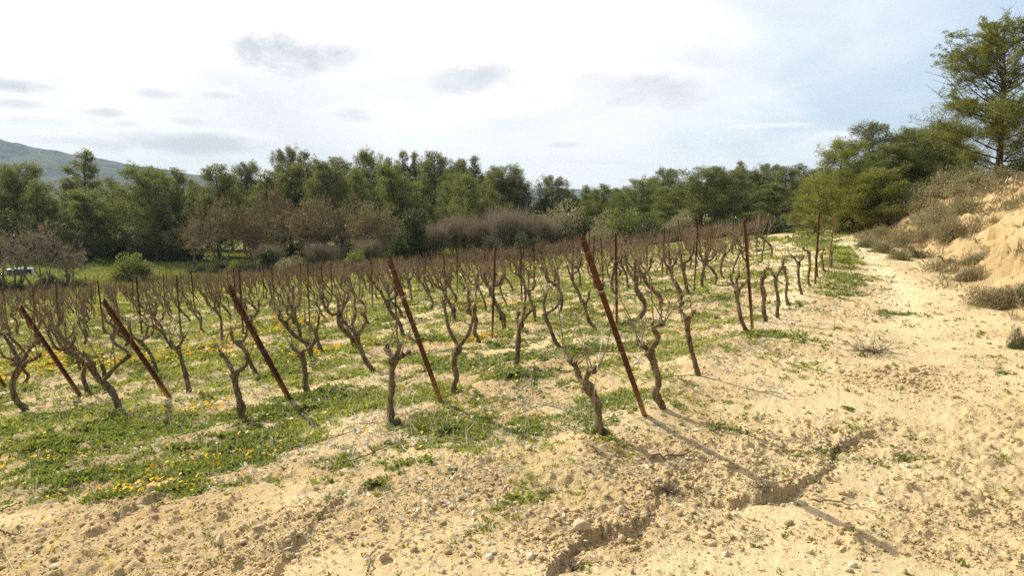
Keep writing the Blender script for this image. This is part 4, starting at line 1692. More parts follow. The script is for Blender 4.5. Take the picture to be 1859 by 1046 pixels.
# leafy shrubs
def shrub_parts(seed, W, H, per, L, Wl, npad=40, pad=.22, flat=.8, up=.5, twiggy=0):
    rng = np.random.default_rng(seed)
    d = rng.normal(size=(npad, 3)); d /= np.linalg.norm(d, axis=1, keepdims=True)
    d[:, 2] = np.abs(d[:, 2])
    r = rng.uniform(.45, .85, npad)
    lob = 1 + .25 * np.sin(np.arctan2(d[:, 1], d[:, 0]) * 3 + rng.uniform(0, 6))
    C = d * (r * lob)[:, None] * np.array([W / 2, W / 2, H])
    C[:, 2] = np.maximum(C[:, 2], H * .12)
    rad = pad * W * rng.uniform(.55, 1.2, npad)
    V, F, T = foliage(C, rad, per, L, Wl, rng, flat, up)
    V[:, 2] = np.maximum(V[:, 2], -.02)
    seg0 = np.tile([[0, 0, -.1]], (npad, 1)) + rng.normal(0, .03 * W, (npad, 3)) * [1, 1, 0]
    mid = seg0 * .4 + C * .6 + rng.normal(0, .03 * W, C.shape)
    w1 = prisms(seg0, mid, np.full(npad, .011 * W), np.full(npad, .006 * W), 4)
    w2 = prisms(mid, C, np.full(npad, .006 * W), np.full(npad, .003 * W), 4)
    if twiggy:
        k = rng.integers(0, npad, twiggy)
        e = C[k] + rng.normal(0, .16 * W, (twiggy, 3)) + np.array([0, 0, .06 * W])
        w3 = prisms(mid[k], e, np.full(twiggy, .0035 * W), np.full(twiggy, .0018 * W), 3)
        w = merge([w1, w2, w3])
    else:
        w = merge([w1, w2])
    return w, (V, F, T)


SH = {'dark': (shrub_parts(801, 2.4, 1.7, 170, .13, .06, 46), SHRUB), 'olive': (shrub_parts(802, 2.6, 1.7, 190, .12, .045, 46), OLIVE),
      'mid': (shrub_parts(803, 2.4, 1.6, 170, .12, .05, 46), YP), 'tall': (shrub_parts(804, 1.8, 3.0, 220, .14, .06, 50, .24), SHRUB),
      'heath': (shrub_parts(805, 1.2, .7, 150, .10, .012, 40, .20, .9, 1.2, 160), DRYG), 'grey': (shrub_parts(806, 1.3, .8, 170, .06, .020, 46, .17, .8, .6, 120), OLIVE),
      'thyme': (shrub_parts(807, 1.0, .55, 170, .08, .012, 36, .2, .8, 1.0, 80), SHRUB)}


def shrub_model(key, name='shrub'):
    def mk():
        (w, fo), mat = SH[key]
        o = tree_obj(name, w, fo, GREYBARK, mat, 'foliage')
        for c in o.children:
            if c.name.startswith('trunk'):
                c.name = 'stems'
        V = fo[0]
        o['mh'] = float(V[:, 2].max()); o['mw'] = float(np.percentile(np.abs(V[:, 0]), 98) + np.percentile(np.abs(V[:, 1]), 98))
        for c in o.children:
            if c.name.startswith('stems'):
                c.name = 'stem'
        return o
    return lambda: tree_inst(name, ('s', key), mk)


def shrub(px, topy, wpx, key, lab, basey=None, Y=None, group='shrubs below the trees'):
    return place_tree(px, topy, Y, wpx, 's', lab, name='shrub', cat='shrub', model=shrub_model(key), basey=basey, group=group)


for a in [(245, 456, 70, 'mid', 'round dense bush alone in the meadow', 512, None, 'bushes in the meadow'),
          (752, 376, 62, 'tall', 'dark green upright bush between russet trees and purple thicket', None, 60),
          (718, 420, 50, 'dark', 'rounded green bush at the left foot of the dark upright one', None, 59),
          (1012, 358, 110, 'olive', 'large round olive-coloured bush right of the sky gap', None, 62),
          (1060, 392, 70, 'dark', 'dark bush right of the large olive-coloured one', None, 60),
          (1073, 410, 34, 'olive', 'small pale round bush, left of a pair by the field edge', None, 54),
          (1108, 408, 46, 'olive', 'small pale round bush, right of a pair by the field edge', None, 54),
          (1085, 378, 60, 'olive', 'pale bush behind the pair of small round ones', None, 64),
          (1140, 375, 80, 'mid', 'light green bush below the rounded pale pine', None, 60),
          (1185, 388, 80, 'dark', 'dark bush left of the trunk of the spreading pine', None, 55),
          (1235, 378, 60, 'olive', 'grey bush before the yellow-green pine', None, 56),
          (1320, 392, 90, 'dark', 'dark bush right of the trunk of the spreading pine', None, 54),
          (1385, 385, 90, 'dark', 'dark bush behind the far end of the rows', None, 50),
          (950, 418, 60, 'dark', 'dark low bush at the foot of the purple thicket', None, 56),
          (885, 425, 70, 'dark', 'dark low bush below the middle of the purple thicket', None, 58),
          (355, 478, 40, 'dark', 'low dark bush, left of a hedge-like line behind the rows', None, 66),
          (395, 474, 50, 'dark', 'low dark bush in the hedge-like line behind the rows', None, 65),
          (425, 470, 40, 'mid', 'low green bush in the hedge-like line behind the rows', None, 64),
          (482, 452, 40, 'tall', 'small dark conical bush left below the russet trees', None, 64),
          (455, 474, 40, 'dark', 'low dark bush, right end of the hedge-like line', None, 64),
          (520, 462, 60, 'olive', 'grey-green low bush below the tallest russet tree', None, 62),
          (640, 452, 50, 'mid', 'yellow-green low bush in front of the russet thicket', None, 58),
          (560, 455, 50, 'dark', 'dark low bush in front of the russet thicket', None, 60),
          (170, 412, 70, 'dark', 'dark bush below the light green pine at the far meadow edge', None, 90),
          (195, 425, 60, 'dark', 'dark green mound left of two grey bushes at the meadow edge', None, 88),
          (215, 438, 26, 'olive', 'grey bush at the far edge of the meadow, left of two', None, 86),
          (248, 432, 34, 'olive', 'grey bush at the far edge of the meadow, right of two', None, 86),
          (330, 420, 60, 'dark', 'dark bush below the broad light pine', None, 82),
          (270, 405, 70, 'mid', 'light green bush at the foot of the broad light pine', None, 84),
          (40, 420, 90, 'dark', 'dark bush below the pines at the left edge', None, 82),
          (100, 415, 90, 'dark', 'dark bush behind the grey leafless trees', None, 84),
          (84, 492, 66, 'dark', 'dark low bush hiding the rear of the parked van', None, 52, 'bushes in the meadow'),
          (26, 508, 70, 'dark', 'low green bush in front of the parked van', None, 50, 'bushes in the meadow'),
          (-15, 500, 60, 'dark', 'low dark bush cut by the left edge', None, 50, 'bushes in the meadow'),
          (130, 505, 50, 'dark', 'low dark bush right of the parked van', None, 53, 'bushes in the meadow'),
          # bank
          (1800, 513, 92, 'heath', 'largest dry heath bush beside the track at the right', 556, None, 'bushes on the bank'),
          (1846, 508, 60, 'thyme', 'green bush right behind the largest heath bush', 548, None, 'bushes on the bank'),
          (1719, 460, 36, 'thyme', 'small green tuft at the foot of the bank', 482, None, 'bushes on the bank'),
          (1629, 448, 40, 'heath', 'small dark grey bush where bank and track meet', 472, None, 'bushes on the bank'),
          (1656, 444, 38, 'thyme', 'small green bush right of the dark grey one', 468, None, 'bushes on the bank'),
          (1600, 432, 50, 'heath', 'dry brownish bush at the far foot of the bank', 460, None, 'bushes on the bank'),
          (1570, 428, 50, 'heath', 'dry tuft at the start of the bank', 448, None, 'bushes on the bank'),
          (1640, 420, 60, 'heath', 'dry heath above the small dark grey bush', 446, None, 'bushes on the bank'),
          (1700, 356, 90, 'grey', 'silvery grey bush, left of a pair on the bank', 408, None, 'bushes on the bank'),
          (1745, 348, 72, 'grey', 'silvery grey bush, right of a pair on the bank', 398, None, 'bushes on the bank'),
          (1735, 385, 76, 'heath', 'brown twiggy bush with a bare trunk leaning down the bank', 440, None, 'bushes on the bank'),
          (1665, 338, 70, 'grey', 'grey bush under the dark pines on the bank', 384, None, 'bushes on the bank'),
          (1720, 300, 90, 'grey', 'grey bush at the foot of the large pine, left', 356, None, 'bushes on the bank'),
          (1770, 300, 80, 'grey', 'grey bush at the foot of the large pine, middle', 350, None, 'bushes on the bank'),
          (1825, 297, 66, 'grey', 'grey-brown bush on the crest below the pine trunk', 333, None, 'bushes on the bank'),
          (1862, 290, 60, 'thyme', 'green bush on the crest cut by the right edge', 322, None, 'bushes on the bank'),
          (1625, 352, 70, 'heath', 'dark bare bush under the trackside pines', 400, None, 'bushes on the bank'),
          (1685, 408, 60, 'heath', 'dry bush in the middle of the slope', 436, None, 'bushes on the bank'),
          (1590, 405, 50, 'grey', 'pale bush in the shade of the trackside pines', 432, None, 'bushes on the bank'),
          (1770, 455, 70, 'heath', 'sparse dry tuft on the bare ochre slope', 478, None, 'bushes on the bank'),
          (1760, 492, 50, 'heath', 'dry low tuft left above the largest heath bush', 508, None, 'bushes on the bank'),
          (1850, 620, 40, 'thyme', 'small green tuft at the right edge of the track', 632, None, 'bushes on the bank')]:
    px, ty, w, key, lab, by, Yd = a[:7]
    g = a[7] if len(a) > 7 else 'shrubs below the trees'
    shrub(px, ty, w, key, lab, by, Yd, g)

# ------------------------------------------------------------------ white van behind the grey trees
def box_loft(sections):
    """sections: list of rings (k,3) -> lofted skin with end caps as quads fan"""
    n = len(sections[0])
    V = np.concatenate(sections)
    F = []
    for i in range(len(sections) - 1):
        for j in range(n):
            F.append((i * n + j, i * n + (j + 1) % n, (i + 1) * n + (j + 1) % n, (i + 1) * n + j))
    for base in (0, (len(sections) - 1) * n):
        for j in range(0, n - 2, 2):
            F.append((base, base + j + 1, base + j + 2, base + (j + 3) % n))
    return V, np.array(F)


def van():
    root = empty('parked_van')
    # side silhouette: x along length (front at -2.1), half width, z bottom, z top
    st = [(-2.12, .70, .45, .72), (-2.05, .80, .32, .86), (-1.55, .86, .28, 1.02), (-1.15, .86, .28, 1.12), (-.55, .84, .28, 1.78), (-.2, .83, .28, 1.86), (1.2, .83, .28, 1.88), (1.95, .82, .28, 1.80), (2.08, .80, .35, 1.35), (2.12, .76, .42, 1.0)]
    secs = []
    for x, hw, z0, z1 in st:
        belt = min(z1 - .02, 1.02)
        ins = .10 if z1 > 1.2 else .03
        secs.append(np.array([(x, -hw * .92, z0), (x, -hw, z0 + .12), (x, -hw, belt), (x, -hw + ins, z1 - .06), (x, -hw + ins + .08, z1), (x, hw - ins - .08, z1), (x, hw - ins, z1 - .06), (x, hw, belt), (x, hw, z0 + .12), (x, hw * .92, z0)]))
    V, F = box_loft(secs)
    b = mesh_obj('body', V, F, WHITEPAINT, root, smooth=False)
    md = b.modifiers.new('soft', 'BEVEL'); md.width = .03; md.segments = 2; md.limit_method = 'ANGLE'

    def quad(name, pts, mat, off):
        P = np.array(pts, float); off = np.array(off, float)
        V = np.vstack([P, P + off])
        k = len(P)
        F = [(0, 1, 2, 3), (7, 6, 5, 4)] + [(i, (i + 1) % 4, (i + 1) % 4 + 4, i + 4) for i in range(4)]
        return mesh_obj(name, V, np.array(F), mat, root, smooth=False)
    quad('windscreen', [(-1.12, -.70, 1.15), (-1.12, .70, 1.15), (-.60, .62, 1.72), (-.60, -.62, 1.72)], DARKGLASS, (-.03, 0, .03))
    quad('rear_window', [(2.07, -.6, 1.38), (2.07, .6, 1.38), (1.98, .58, 1.72), (1.98, -.58, 1.72)], DARKGLASS, (.03, 0, .01))
    for s in (-1, 1):
        for x0, x1 in ((-.95, -.10), (0, .85), (.95, 1.75)):
            xa = x0 if x0 > -.9 else -.50
            quad('side_window', [(x0, s * .862, 1.06), (x1, s * .862, 1.06), (x1, s * .775, 1.68), (xa, s * .775, 1.68)], DARKGLASS, (0, s * .012, .002))
        quad('headlight', [(-2.10, s * .78, .66), (-2.10, s * .50, .66), (-2.07, s * .50, .82), (-2.07, s * .78, .82)], LAMPGLASS, (-.03, 0, 0))
        quad('tail_light', [(2.10, s * .76, .75), (2.10, s * .62, .75), (2.08, s * .62, 1.15), (2.08, s * .76, 1.15)], REDGLASS, (.03, 0, 0))
        quad('mirror', [(-.98, s * .90, 1.05), (-.98, s * 1.04, 1.05), (-.98, s * 1.04, 1.22), (-.98, s * .90, 1.22)], GREYPLASTIC, (.08, 0, 0))
        for x in (-1.35, 1.35):
            a = np.linspace(0, 2 * math.pi, 25)[:-1]
            rings = []
            for r, yy in ((.19, .74), (.31, .74), (.325, .77), (.325, .87), (.31, .895), (.20, .89)):
                rings.append(np.stack([x + np.cos(a) * r, np.full(24, s * yy), .31 + np.sin(a) * r], 1))
            V = np.concatenate(rings)
            F = np.array([(i * 24 + j, i * 24 + (j + 1) % 24, (i + 1) * 24 + (j + 1) % 24, (i + 1) * 24 + j) for i in range(5) for j in range(24)])
            w = mesh_obj('wheel', V, F, RUBBER, root)
            V = np.vstack([np.stack([x + np.cos(a) * r, np.full(24, s * yy), .31 + np.sin(a) * r], 1) for r, yy in ((.20, .885), (.10, .87), (.02, .88))])
            F = np.array([(i * 24 + j, i * 24 + (j + 1) % 24, (i + 1) * 24 + (j + 1) % 24, (i + 1) * 24 + j) for i in range(2) for j in range(24)])
            mesh_obj('rim', V, F, WIRE, w)
    quad('bumper', [(-2.15, -.78, .34), (-2.15, .78, .34), (-2.13, .78, .56), (-2.13, -.78, .56)], GREYPLASTIC, (-.05, 0, 0))
    return root


v_ = van()
d = ray(24, 500); Yv = 64.0
vx = d[0] * Yv / d[1]
v_.location = (vx, Yv, float(base_h(vx, Yv)))
top = at(40, 487, Yv)
v_.rotation_euler = (0, 0, R_(38))
s_ = (top[2] - v_.location[2]) / 1.88
print('VAN scale', s_)
v_.scale = (min(max(s_, .8), 1.0),) * 3
v_.location.z = top[2] - 1.88 * v_.scale[2]
tag(v_, 'white van parked in the meadow behind the grey leafless trees', 'van')

# ------------------------------------------------------------------ weeds, flowers, litter
def scatter_weeds():
    rng = np.random.default_rng(31)
    # plants: positions in polar coords with density falling with distance
    N = 900000
    a = rng.uniform(R_(-40), R_(41), N)
    r = np.exp(rng.uniform(math.log(2.6), math.log(64), N))
    x, y = r * np.sin(a), r * np.cos(a)
    c = cover(x, y)
    u, v = uv_of(x, y)
    ok = (rng.random(N) < c * (.14 + .50 * sstep(fbm(x * 4.5, y * 4.5, 3, 97), .40, .62)) + .006 * (bank_s(x, y) < -.2)) & (y < fy_field(x)) & (v < 45)
    x, y, r, c, v, u = x[ok], y[ok], r[ok], c[ok], v[ok], u[ok]
    z = height(x, y)
    n = len(x)
    size = (.0095 + .0017 * r) * rng.uniform(.6, 1.7, n)
    size *= .75 + .6 * c * fbm(x * .9, y * .9, 2, 305) * 1.6
    k = rng.integers(4, 9, n)
    idx = np.repeat(np.arange(n), k)
    m = len(idx)
    az = rng.uniform(0, 6.28, m)
    elv = rng.uniform(.15, 1.15, m)
    D = np.stack([np.cos(az) * np.cos(elv), np.sin(az) * np.cos(elv), np.sin(elv)], 1)
    P = np.stack([x[idx], y[idx], z[idx]], 1) + rng.normal(0, 1, (m, 3)) * (size[idx] * .35)[:, None] * [1, 1, .1]
    L = size[idx] * rng.uniform(.8, 1.9, m)
    V, F = leaves(P, D, L, L * np.where(rng.random(n) < .45, rng.uniform(.10, .2, n), rng.uniform(.3, .5, n))[idx], rng)
    tone = fbm(x * .8, y * .8, 3, 301)
    T = np.repeat(np.clip((tone[idx] - .36) * 2.2 + rng.uniform(-.2, .25, n)[idx] + rng.uniform(-.1, .2, m), 0, 1), 4)
    tag(mesh_obj('weeds', V, F, WEED, smooth=False, attrs={'tint': T}), 'low green weeds growing between the vine rows', 'weeds', kind='stuff')
    # flowers
    hs = [(gp(70, 655), 1.6, .9), (gp(160, 668), 1.7, .8), (gp(300, 655), 1.2, .8), (gp(20, 690), 1.2, .5), (gp(530, 590), 1.2, 1.2), (gp(480, 605), 1.0, .8), (gp(390, 640), .9, .6),
          (gp(620, 640), .7, .4), (gp(560, 650), .6, .3), (gp(880, 555), .9, .8), (gp(870, 620), .5, .3), (gp(400, 840), .35, .12), (gp(230, 900), .4, .12), (gp(20, 855), .4, .12),
          (gp(370, 750), .4, .2), (gp(1085, 565), .3, .3), (gp(60, 520), 4, 1.5), (gp(230, 525), 5, 2)]
    N = 90000
    a = rng.uniform(R_(-40), R_(30), N)
    r = np.exp(rng.uniform(math.log(3.0), math.log(50), N))
    fx, fy = r * np.sin(a), r * np.cos(a)
    w = np.zeros(N)
    for (cx, cy), rx, ry in hs:
        w = np.maximum(w, spot(fx, fy, cx, cy, rx, ry))
    u2, v2 = uv_of(fx, fy)
    w = w * 1.2 * (.35 + .65 * sstep(fbm(fx * 2.5, fy * 2.5, 3, 311), .35, .6)) + .016 * (v2 > 1.2)
    w[(v2 > 26)] += .07
    ok = (rng.random(N) < w * (.5 + .5 * cover(fx, fy))) & (fy < fy_field(fx)) & (v2 < 44)
    fx, fy, r = fx[ok], fy[ok], r[ok]
    n = len(fx)
    fz = height(fx, fy) + rng.uniform(.03, .09, n)
    s = (.007 + .0014 * r) * rng.uniform(.7, 1.2, n)
    ang = np.linspace(0, 2 * math.pi, 9)[:-1]
    nr = rng.normal(0, .45, (n, 2))
    ring = np.stack([np.cos(ang)[None, :] * s[:, None], np.sin(ang)[None, :] * s[:, None]], -1)
    ring *= np.where(np.arange(8) % 2 == 0, 1.0, .72)[None, :, None]
    zz = (ring * nr[:, None, :]).sum(-1) + s[:, None] * .2
    V = np.concatenate([np.stack([fx, fy, fz], 1)[:, None, :], np.concatenate([ring + np.stack([fx, fy], 1)[:, None, :], (fz[:, None] + zz)[..., None]], -1)], 1).reshape(-1, 3)
    b = np.arange(n)[:, None] * 9
    F = np.concatenate([np.stack([b[:, 0], b[:, 0] + 1 + i, b[:, 0] + 1 + (i + 1) % 8, b[:, 0] + 1 + (i + 2) % 8], 1) for i in (0, 2, 4, 6)])
    T = np.repeat(rng.random(n), 9)
    tag(mesh_obj('wildflowers', V, F, PETAL, smooth=False, attrs={'tint': T}), 'orange and yellow wildflowers scattered in the weeds', 'flowers', kind='stuff')
    print('weeds', m, 'flowers', n)
    # dead leaves and straw
    N = 170000
    a = rng.uniform(R_(-40), R_(41), N)
    r = np.exp(rng.uniform(math.log(2.6), math.log(40), N))
    x, y = r * np.sin(a), r * np.cos(a)
    u, v = uv_of(x, y)
    pr_ = np.interp(v, [-4, -1, 0, 2, 8], [.03, .05, .40, .6, .7]) * (.10 + .90 * sstep(u, -3.2, -.5)) * sstep(fbm(x * 2, y * 2, 3, 321), .35, .6)
    ok = (rng.random(N) < pr_) & (y < fy_field(x))
    x, y, r = x[ok], y[ok], r[ok]
    n = len(x)
    z = height(x, y) + .006
    az = rng.uniform(0, 6.28, n); elv = rng.uniform(-.05, .35, n)
    D = np.stack([np.cos(az) * np.cos(elv), np.sin(az) * np.cos(elv), np.sin(elv)], 1)
    L = (.022 + .003 * r) * rng.uniform(.6, 1.8, n)
    st = (rng.random(n) < .07) & (uv_of(x, y)[1] > .2)
    D[st] = np.stack([rng.normal(0, .3, n), rng.normal(0, .3, n), np.ones(n)], 1)[st]
    L[st] = rng.uniform(.06, .20, st.sum())
    V, F = leaves(np.stack([x, y, z], 1), D, L, L * np.where(st, .05, rng.uniform(.12, .45, n)), rng)
    tag(mesh_obj('dry_litter', V, F, STRAW, smooth=False, attrs={'tint': np.repeat(rng.random(n), 4)}), 'dry pale leaves and straw lying on the soil', 'litter', kind='stuff')
    # meadow grass
    N = 60000
    a = rng.uniform(R_(-40), R_(10), N)
    y = rng.uniform(44, 100, N)
    x = np.tan(a) * y
    u, v = uv_of(x, y)
    ok = ((y > fy_field(x)) | (v > 45.5)) 
    x, y = x[ok], y[ok]
    n = len(x)
    z = height(x, y)
    D = np.stack([rng.normal(0, .5, n), rng.normal(0, .5, n), np.ones(n)], 1)
    L = rng.uniform(.15, .45, n)
    V, F = leaves(np.stack([x, y, z - .02], 1), D, L, L * .35, rng)
    tag(mesh_obj('meadow_grass', V, F, MG, smooth=False, attrs={'tint': np.repeat(np.clip(fbm(x * .1, y * .1, 3, 331) * 2 - .5, 0, 1), 4)}), 'rough green and yellow grass of the meadow', 'grass', kind='stuff')


MG = leaf_mat('meadow_grass_leaves', (.14, .19, .03), (.34, .31, .06), None, .4)
scatter_weeds()


# dry tufts and low heath all over the bank foot
def bank_cover():
    rng = np.random.default_rng(41)
    N = 9000
    y = rng.uniform(9, 40, N)
    s = rng.uniform(-.6, 9, N)
    x = np.interp(y, BF_Y, BF_X) + s / .88
    dens = np.interp(y, [9, 13, 18, 24, 40], [.04, .12, .45, .95, 1.0]) * sstep(fbm(x * .7, y * .7, 3, 341), .38, .6)
    dens = dens * np.where(s < 0, .35, 1)
    ok = rng.random(N) < dens
    x, y = x[ok], y[ok]
    n = len(x)
    z = height(x, y)
    size = rng.uniform(.08, .26, n)
    k = 26
    idx = np.repeat(np.arange(n), k)
    m = len(idx)
    az = rng.uniform(0, 6.28, m); elv = rng.uniform(.3, 1.4, m)
    D = np.stack([np.cos(az) * np.cos(elv), np.sin(az) * np.cos(elv), np.sin(elv)], 1)
    P = np.stack([x[idx], y[idx], z[idx]], 1) + rng.normal(0, 1, (m, 3)) * (size[idx] * .45)[:, None] * [1, 1, .1]
    L = size[idx] * rng.uniform(.6, 1.6, m)
    V, F = leaves(P, D, L, L * .10, rng)
    T = np.repeat(np.clip(rng.random(n)[idx] + rng.uniform(-.1, .1, m), 0, 1), 4)
    tag(mesh_obj('dry_tufts', V, F, DRYG, smooth=False, attrs={'tint': T}), 'dry grass and heath tufts covering the lower bank', 'dry grass', kind='stuff')


bank_cover()

# ------------------------------------------------------------------ stones, clods, sticks, single plants
def ico(sub=1):
    import bmesh
    bm = bmesh.new()
    bmesh.ops.create_icosphere(bm, subdivisions=sub, radius=1)
    bm.verts.ensure_lookup_table()
    V = np.array([v.co[:] for v in bm.verts]); F = np.array([[v.index for v in f.verts] for f in bm.faces])
    bm.free()
    return V, F


I1 = ico(1); I3 = ico(3); I2 = ico(2)


def rock_mesh(seed, sub=I3, ang=.35):
    rng = np.random.default_rng(seed)
    V, F = sub
    V = V.copy()
    for _ in range(9):
        n = rng.normal(size=3); n /= np.linalg.norm(n)
        c = rng.uniform(.38, .80)
        d = V @ n
        V = V - np.maximum(d - c, 0)[:, None] * n * .93
    V += rng.normal(0, .012, V.shape)
    return V, F


ROCKS = [((1127, 946), 34, .55, 'flat pale angular block on the edge of the washed-out gully'), ((1055, 982), 52, .55, 'largest pale slab crumbling at the gully edge'),
         ((399, 1000), 32, .9, 'upright ochre stone alone in the left foreground'), ((697, 1021), 34, .7, 'squarish buff stone at the bottom, left of the middle'),
         ((826, 879), 20, .7, 'rounded stone under a grey weed rosette'), ((1594, 893), 20, .8, 'pinkish pyramid stone beside the gully on the right'),
         ((1528, 900), 24, .6, 'crumbly clod left of the pinkish pyramid stone'), ((1455, 912), 24, .6, 'yellow rounded stone where the gully bends'),
         ((1266, 780), 24, .4, 'flat buff stone in the shadow line of the nearest leaning post'), ((1382, 841), 16, .9, 'greenish clod crossed by the post shadow'),
         ((1658, 673), 26, .7, 'largest clod of the heap on the track'), ((1652, 700), 18, .7, 'clod in front of the heap on the track'),
         ((1735, 722), 22, .5, 'buff stone right of the clod heap'), ((1516, 660), 14, .7, 'round clod beside a thin stick on the track'),
         ((1112, 765), 20, .7, 'white stone behind the nearest vine'), ((1012, 912), 12, 1.0, 'single small yellow stone left of the gully block'),
         ((962, 832), 18, .8, 'orange-brown round stone left of the ochre stub'), ((272, 902), 28, .9, 'dark hollowed clod among weeds in the left foreground'),
         ((1018, 1010), 20, .6, 'pale stone just below the largest slab'), ((855, 1018), 26, .5, 'white stone at the bottom, right of the buff one'),
         ((1318, 1013), 22, .7, 'tan stone at the bottom edge, right of the gully'), ((1640, 1015), 20, .7, 'rounded clod at the bottom right'),
         ((617, 930), 20, .8, 'reddish stone beside the smooth sand patch'), ((1262, 925), 12, .8, 'yellow pebble below the gully wall'),
         ((1105, 1022), 22, .4, 'flat brown pebble stack at the bottom of the gully'), ((1190, 838), 14, .6, 'small stone right of the fallen twig')]
for i, (p, w, flat, lab) in enumerate(ROCKS):
    g = gp3(*p)
    s = w / FPX * g[1] * .5
    V, F = rock_mesh(50 + i)
    rng = np.random.default_rng(i)
    V = V * [s, s * rng.uniform(.6, .95), s * flat]
    rz = rng.uniform(-3, 3)
    o = mesh_obj('stone', V, F, STONE if 'clod' not in lab else SAND, smooth=False)
    o.location = (g[0], g[1], g[2] + s * flat * .45); o.rotation_euler = (rng.uniform(-.2, .2), rng.uniform(-.2, .2), rz)
    tag(o, lab, 'stone', 'loose stones on the sandy soil')


def clods():
    rng = np.random.default_rng(61)
    N = 150000
    a = rng.uniform(R_(-40), R_(41), N)
    r = np.exp(rng.uniform(math.log(2.5), math.log(24), N))
    x, y = r * np.sin(a), r * np.cos(a)
    u, v = uv_of(x, y)
    rm = rough_mask(x, y)
    g = np.array([gp(1655, 690)])
    heap = spot(x, y, g[0, 0], g[0, 1], .7, .5)
    dens = .05 + .55 * rm * sstep(fbm(x * 1.3 + 9, y * 1.3, 3, 351), .3, .65) + .6 * heap
    sh, se = scarp_h(x, y)
    dens = dens + .8 * sstep(np.abs(sh), .004, .015)
    dens = dens * np.interp(v, [-2, 0, 2], [1, .9, .6]) * (bank_s(x, y) < 1.5)
    ok = rng.random(N) < dens
    x, y, r, heap = x[ok], y[ok], r[ok], heap[ok]
    n = len(x)
    z = height(x, y)
    s = np.minimum(.0028 * rng.pareto(2.1, n) + .0022 + .0005 * r, .021) * (1 + heap * .6)
    V0, F0 = I1
    V0 = V0[:12] if False else V0
    q = rng.normal(size=(n, 3, 3))
    # random squash along axes
    sx = rng.uniform(.6, 1.3, (n, 1, 3)) * s[:, None, None]
    jit = 1 + rng.uniform(-.28, .28, (n, len(V0), 1))
    V = V0[None] * jit * sx
    V[:, :, 2] *= .75
    V = V + np.stack([x, y, z + s * .35], 1)[:, None, :]
    F = (F0[None] + (np.arange(n) * len(V0))[:, None, None]).reshape(-1, 3)
    vals = np.repeat(rng.random(n), len(V0))
    o = mesh_obj('soil_clods', V.reshape(-1, 3), F, CLOD, smooth=False, attrs={'tint': vals})
    tag(o, 'small clods and grit scattered over the bare soil', 'clods', kind='stuff')
    print('clods', n)


m, t = new_mat('clod_soil')
ti = t.n('ShaderNodeAttribute', attribute_name='tint').outputs['Fac']
c = t.mix(ti, (.44, .32, .165), (.62, .48, .28))
c = t.mix(t.smooth(ti, .97, .98), c, (.70, .61, .46))
pos = t.n('ShaderNodeNewGeometry').outputs['Position']
finish(t, pbsdf(t, c, .95, .1, bump(t, t.noise(pos, 160, 4, .7), .6, .006)))
CLOD = m
clods()

# sticks
def stick(pts, r, lab, branches=2, seed=0, mat=CANE, lift=.012):
    rng = np.random.default_rng(seed)
    g = [gp3(*p) for p in pts]
    P = resample(np.array(g), 14)
    P[:, 2] = height(P[:, 0], P[:, 1]) + lift + np.abs(rng.normal(0, .006, 14))
    P[1:-1] += rng.normal(0, .004, P[1:-1].shape)
    parts = [tube(P, np.linspace(r, r * .5, 14), 6, .15, rng)]
    for _ in range(branches):
        i = rng.integers(3, 12)
        t_ = P[i] - P[i - 1]; t_ /= np.linalg.norm(t_)
        d = t_ + rng.normal(0, .6, 3) * [1, 1, .4] + [0, 0, .12]
        Q = cane_path(P[i], d, rng.uniform(.06, .22), rng, m=6, grav=.06)
        parts.append(tube(Q, np.linspace(r * .55, r * .25, 6), 5, .1, rng))
    V, F = merge(parts)
    o0 = P[0].copy()
    tag(mesh_obj('fallen_stick', V - o0, F, mat, loc=tuple(o0)), lab, 'stick', 'fallen sticks and prunings')


stick([(1178, 842), (1205, 836), (1240, 838), (1272, 833)], .008, 'dark twig lying right of the ochre stub', 5, 1)
stick([(1516, 820), (1545, 818), (1562, 812)], .007, 'short stick at the upper end of the gully', 2, 2)
stick([(1470, 912), (1510, 915), (1550, 922), (1590, 938)], .006, 'thin stick lying along the gully bend', 0, 3)
stick([(500, 826), (560, 812), (640, 800), (690, 775)], .007, 'long cane lying across the soil below the third leaning post', 1, 4)
stick([(620, 852), (660, 840), (700, 822), (735, 812)], .006, 'dark cane lying beside the left ochre stub', 2, 5)
stick([(726, 795), (728, 820), (745, 840), (762, 862)], .005, 'pale curved cane below the straight smooth-barked vine', 1, 6, WIRE)
stick([(633, 742), (643, 755), (646, 764)], .005, 'short pale stick in the weeds between two leaning posts', 0, 7, WIRE)
stick([(0, 985), (22, 982), (40, 980)], .007, 'dark stick cut by the left edge', 0, 8)
stick([(0, 940), (20, 934), (38, 930)], .007, 'short stick at the left edge above the other one', 0, 9)
stick([(273, 922), (300, 900), (325, 882)], .005, 'thin cane near the hollowed clod', 2, 10)
stick([(280, 935), (300, 930), (315, 925)], .005, 'short twig below the hollowed clod', 0, 12)
stick([(1440, 660), (1470, 661), (1500, 660)], .005, 'thin straight stick on the track beside a round clod', 0, 11)
stick([(1160, 685), (1175, 693), (1262, 692), (1290, 684)], .006, 'cane lying behind the feet of the trackside vines', 1, 13)
stick([(668, 1046), (672, 1020), (680, 1012)], .006, 'small dark stick at the bottom beside the buff stone', 1, 14)

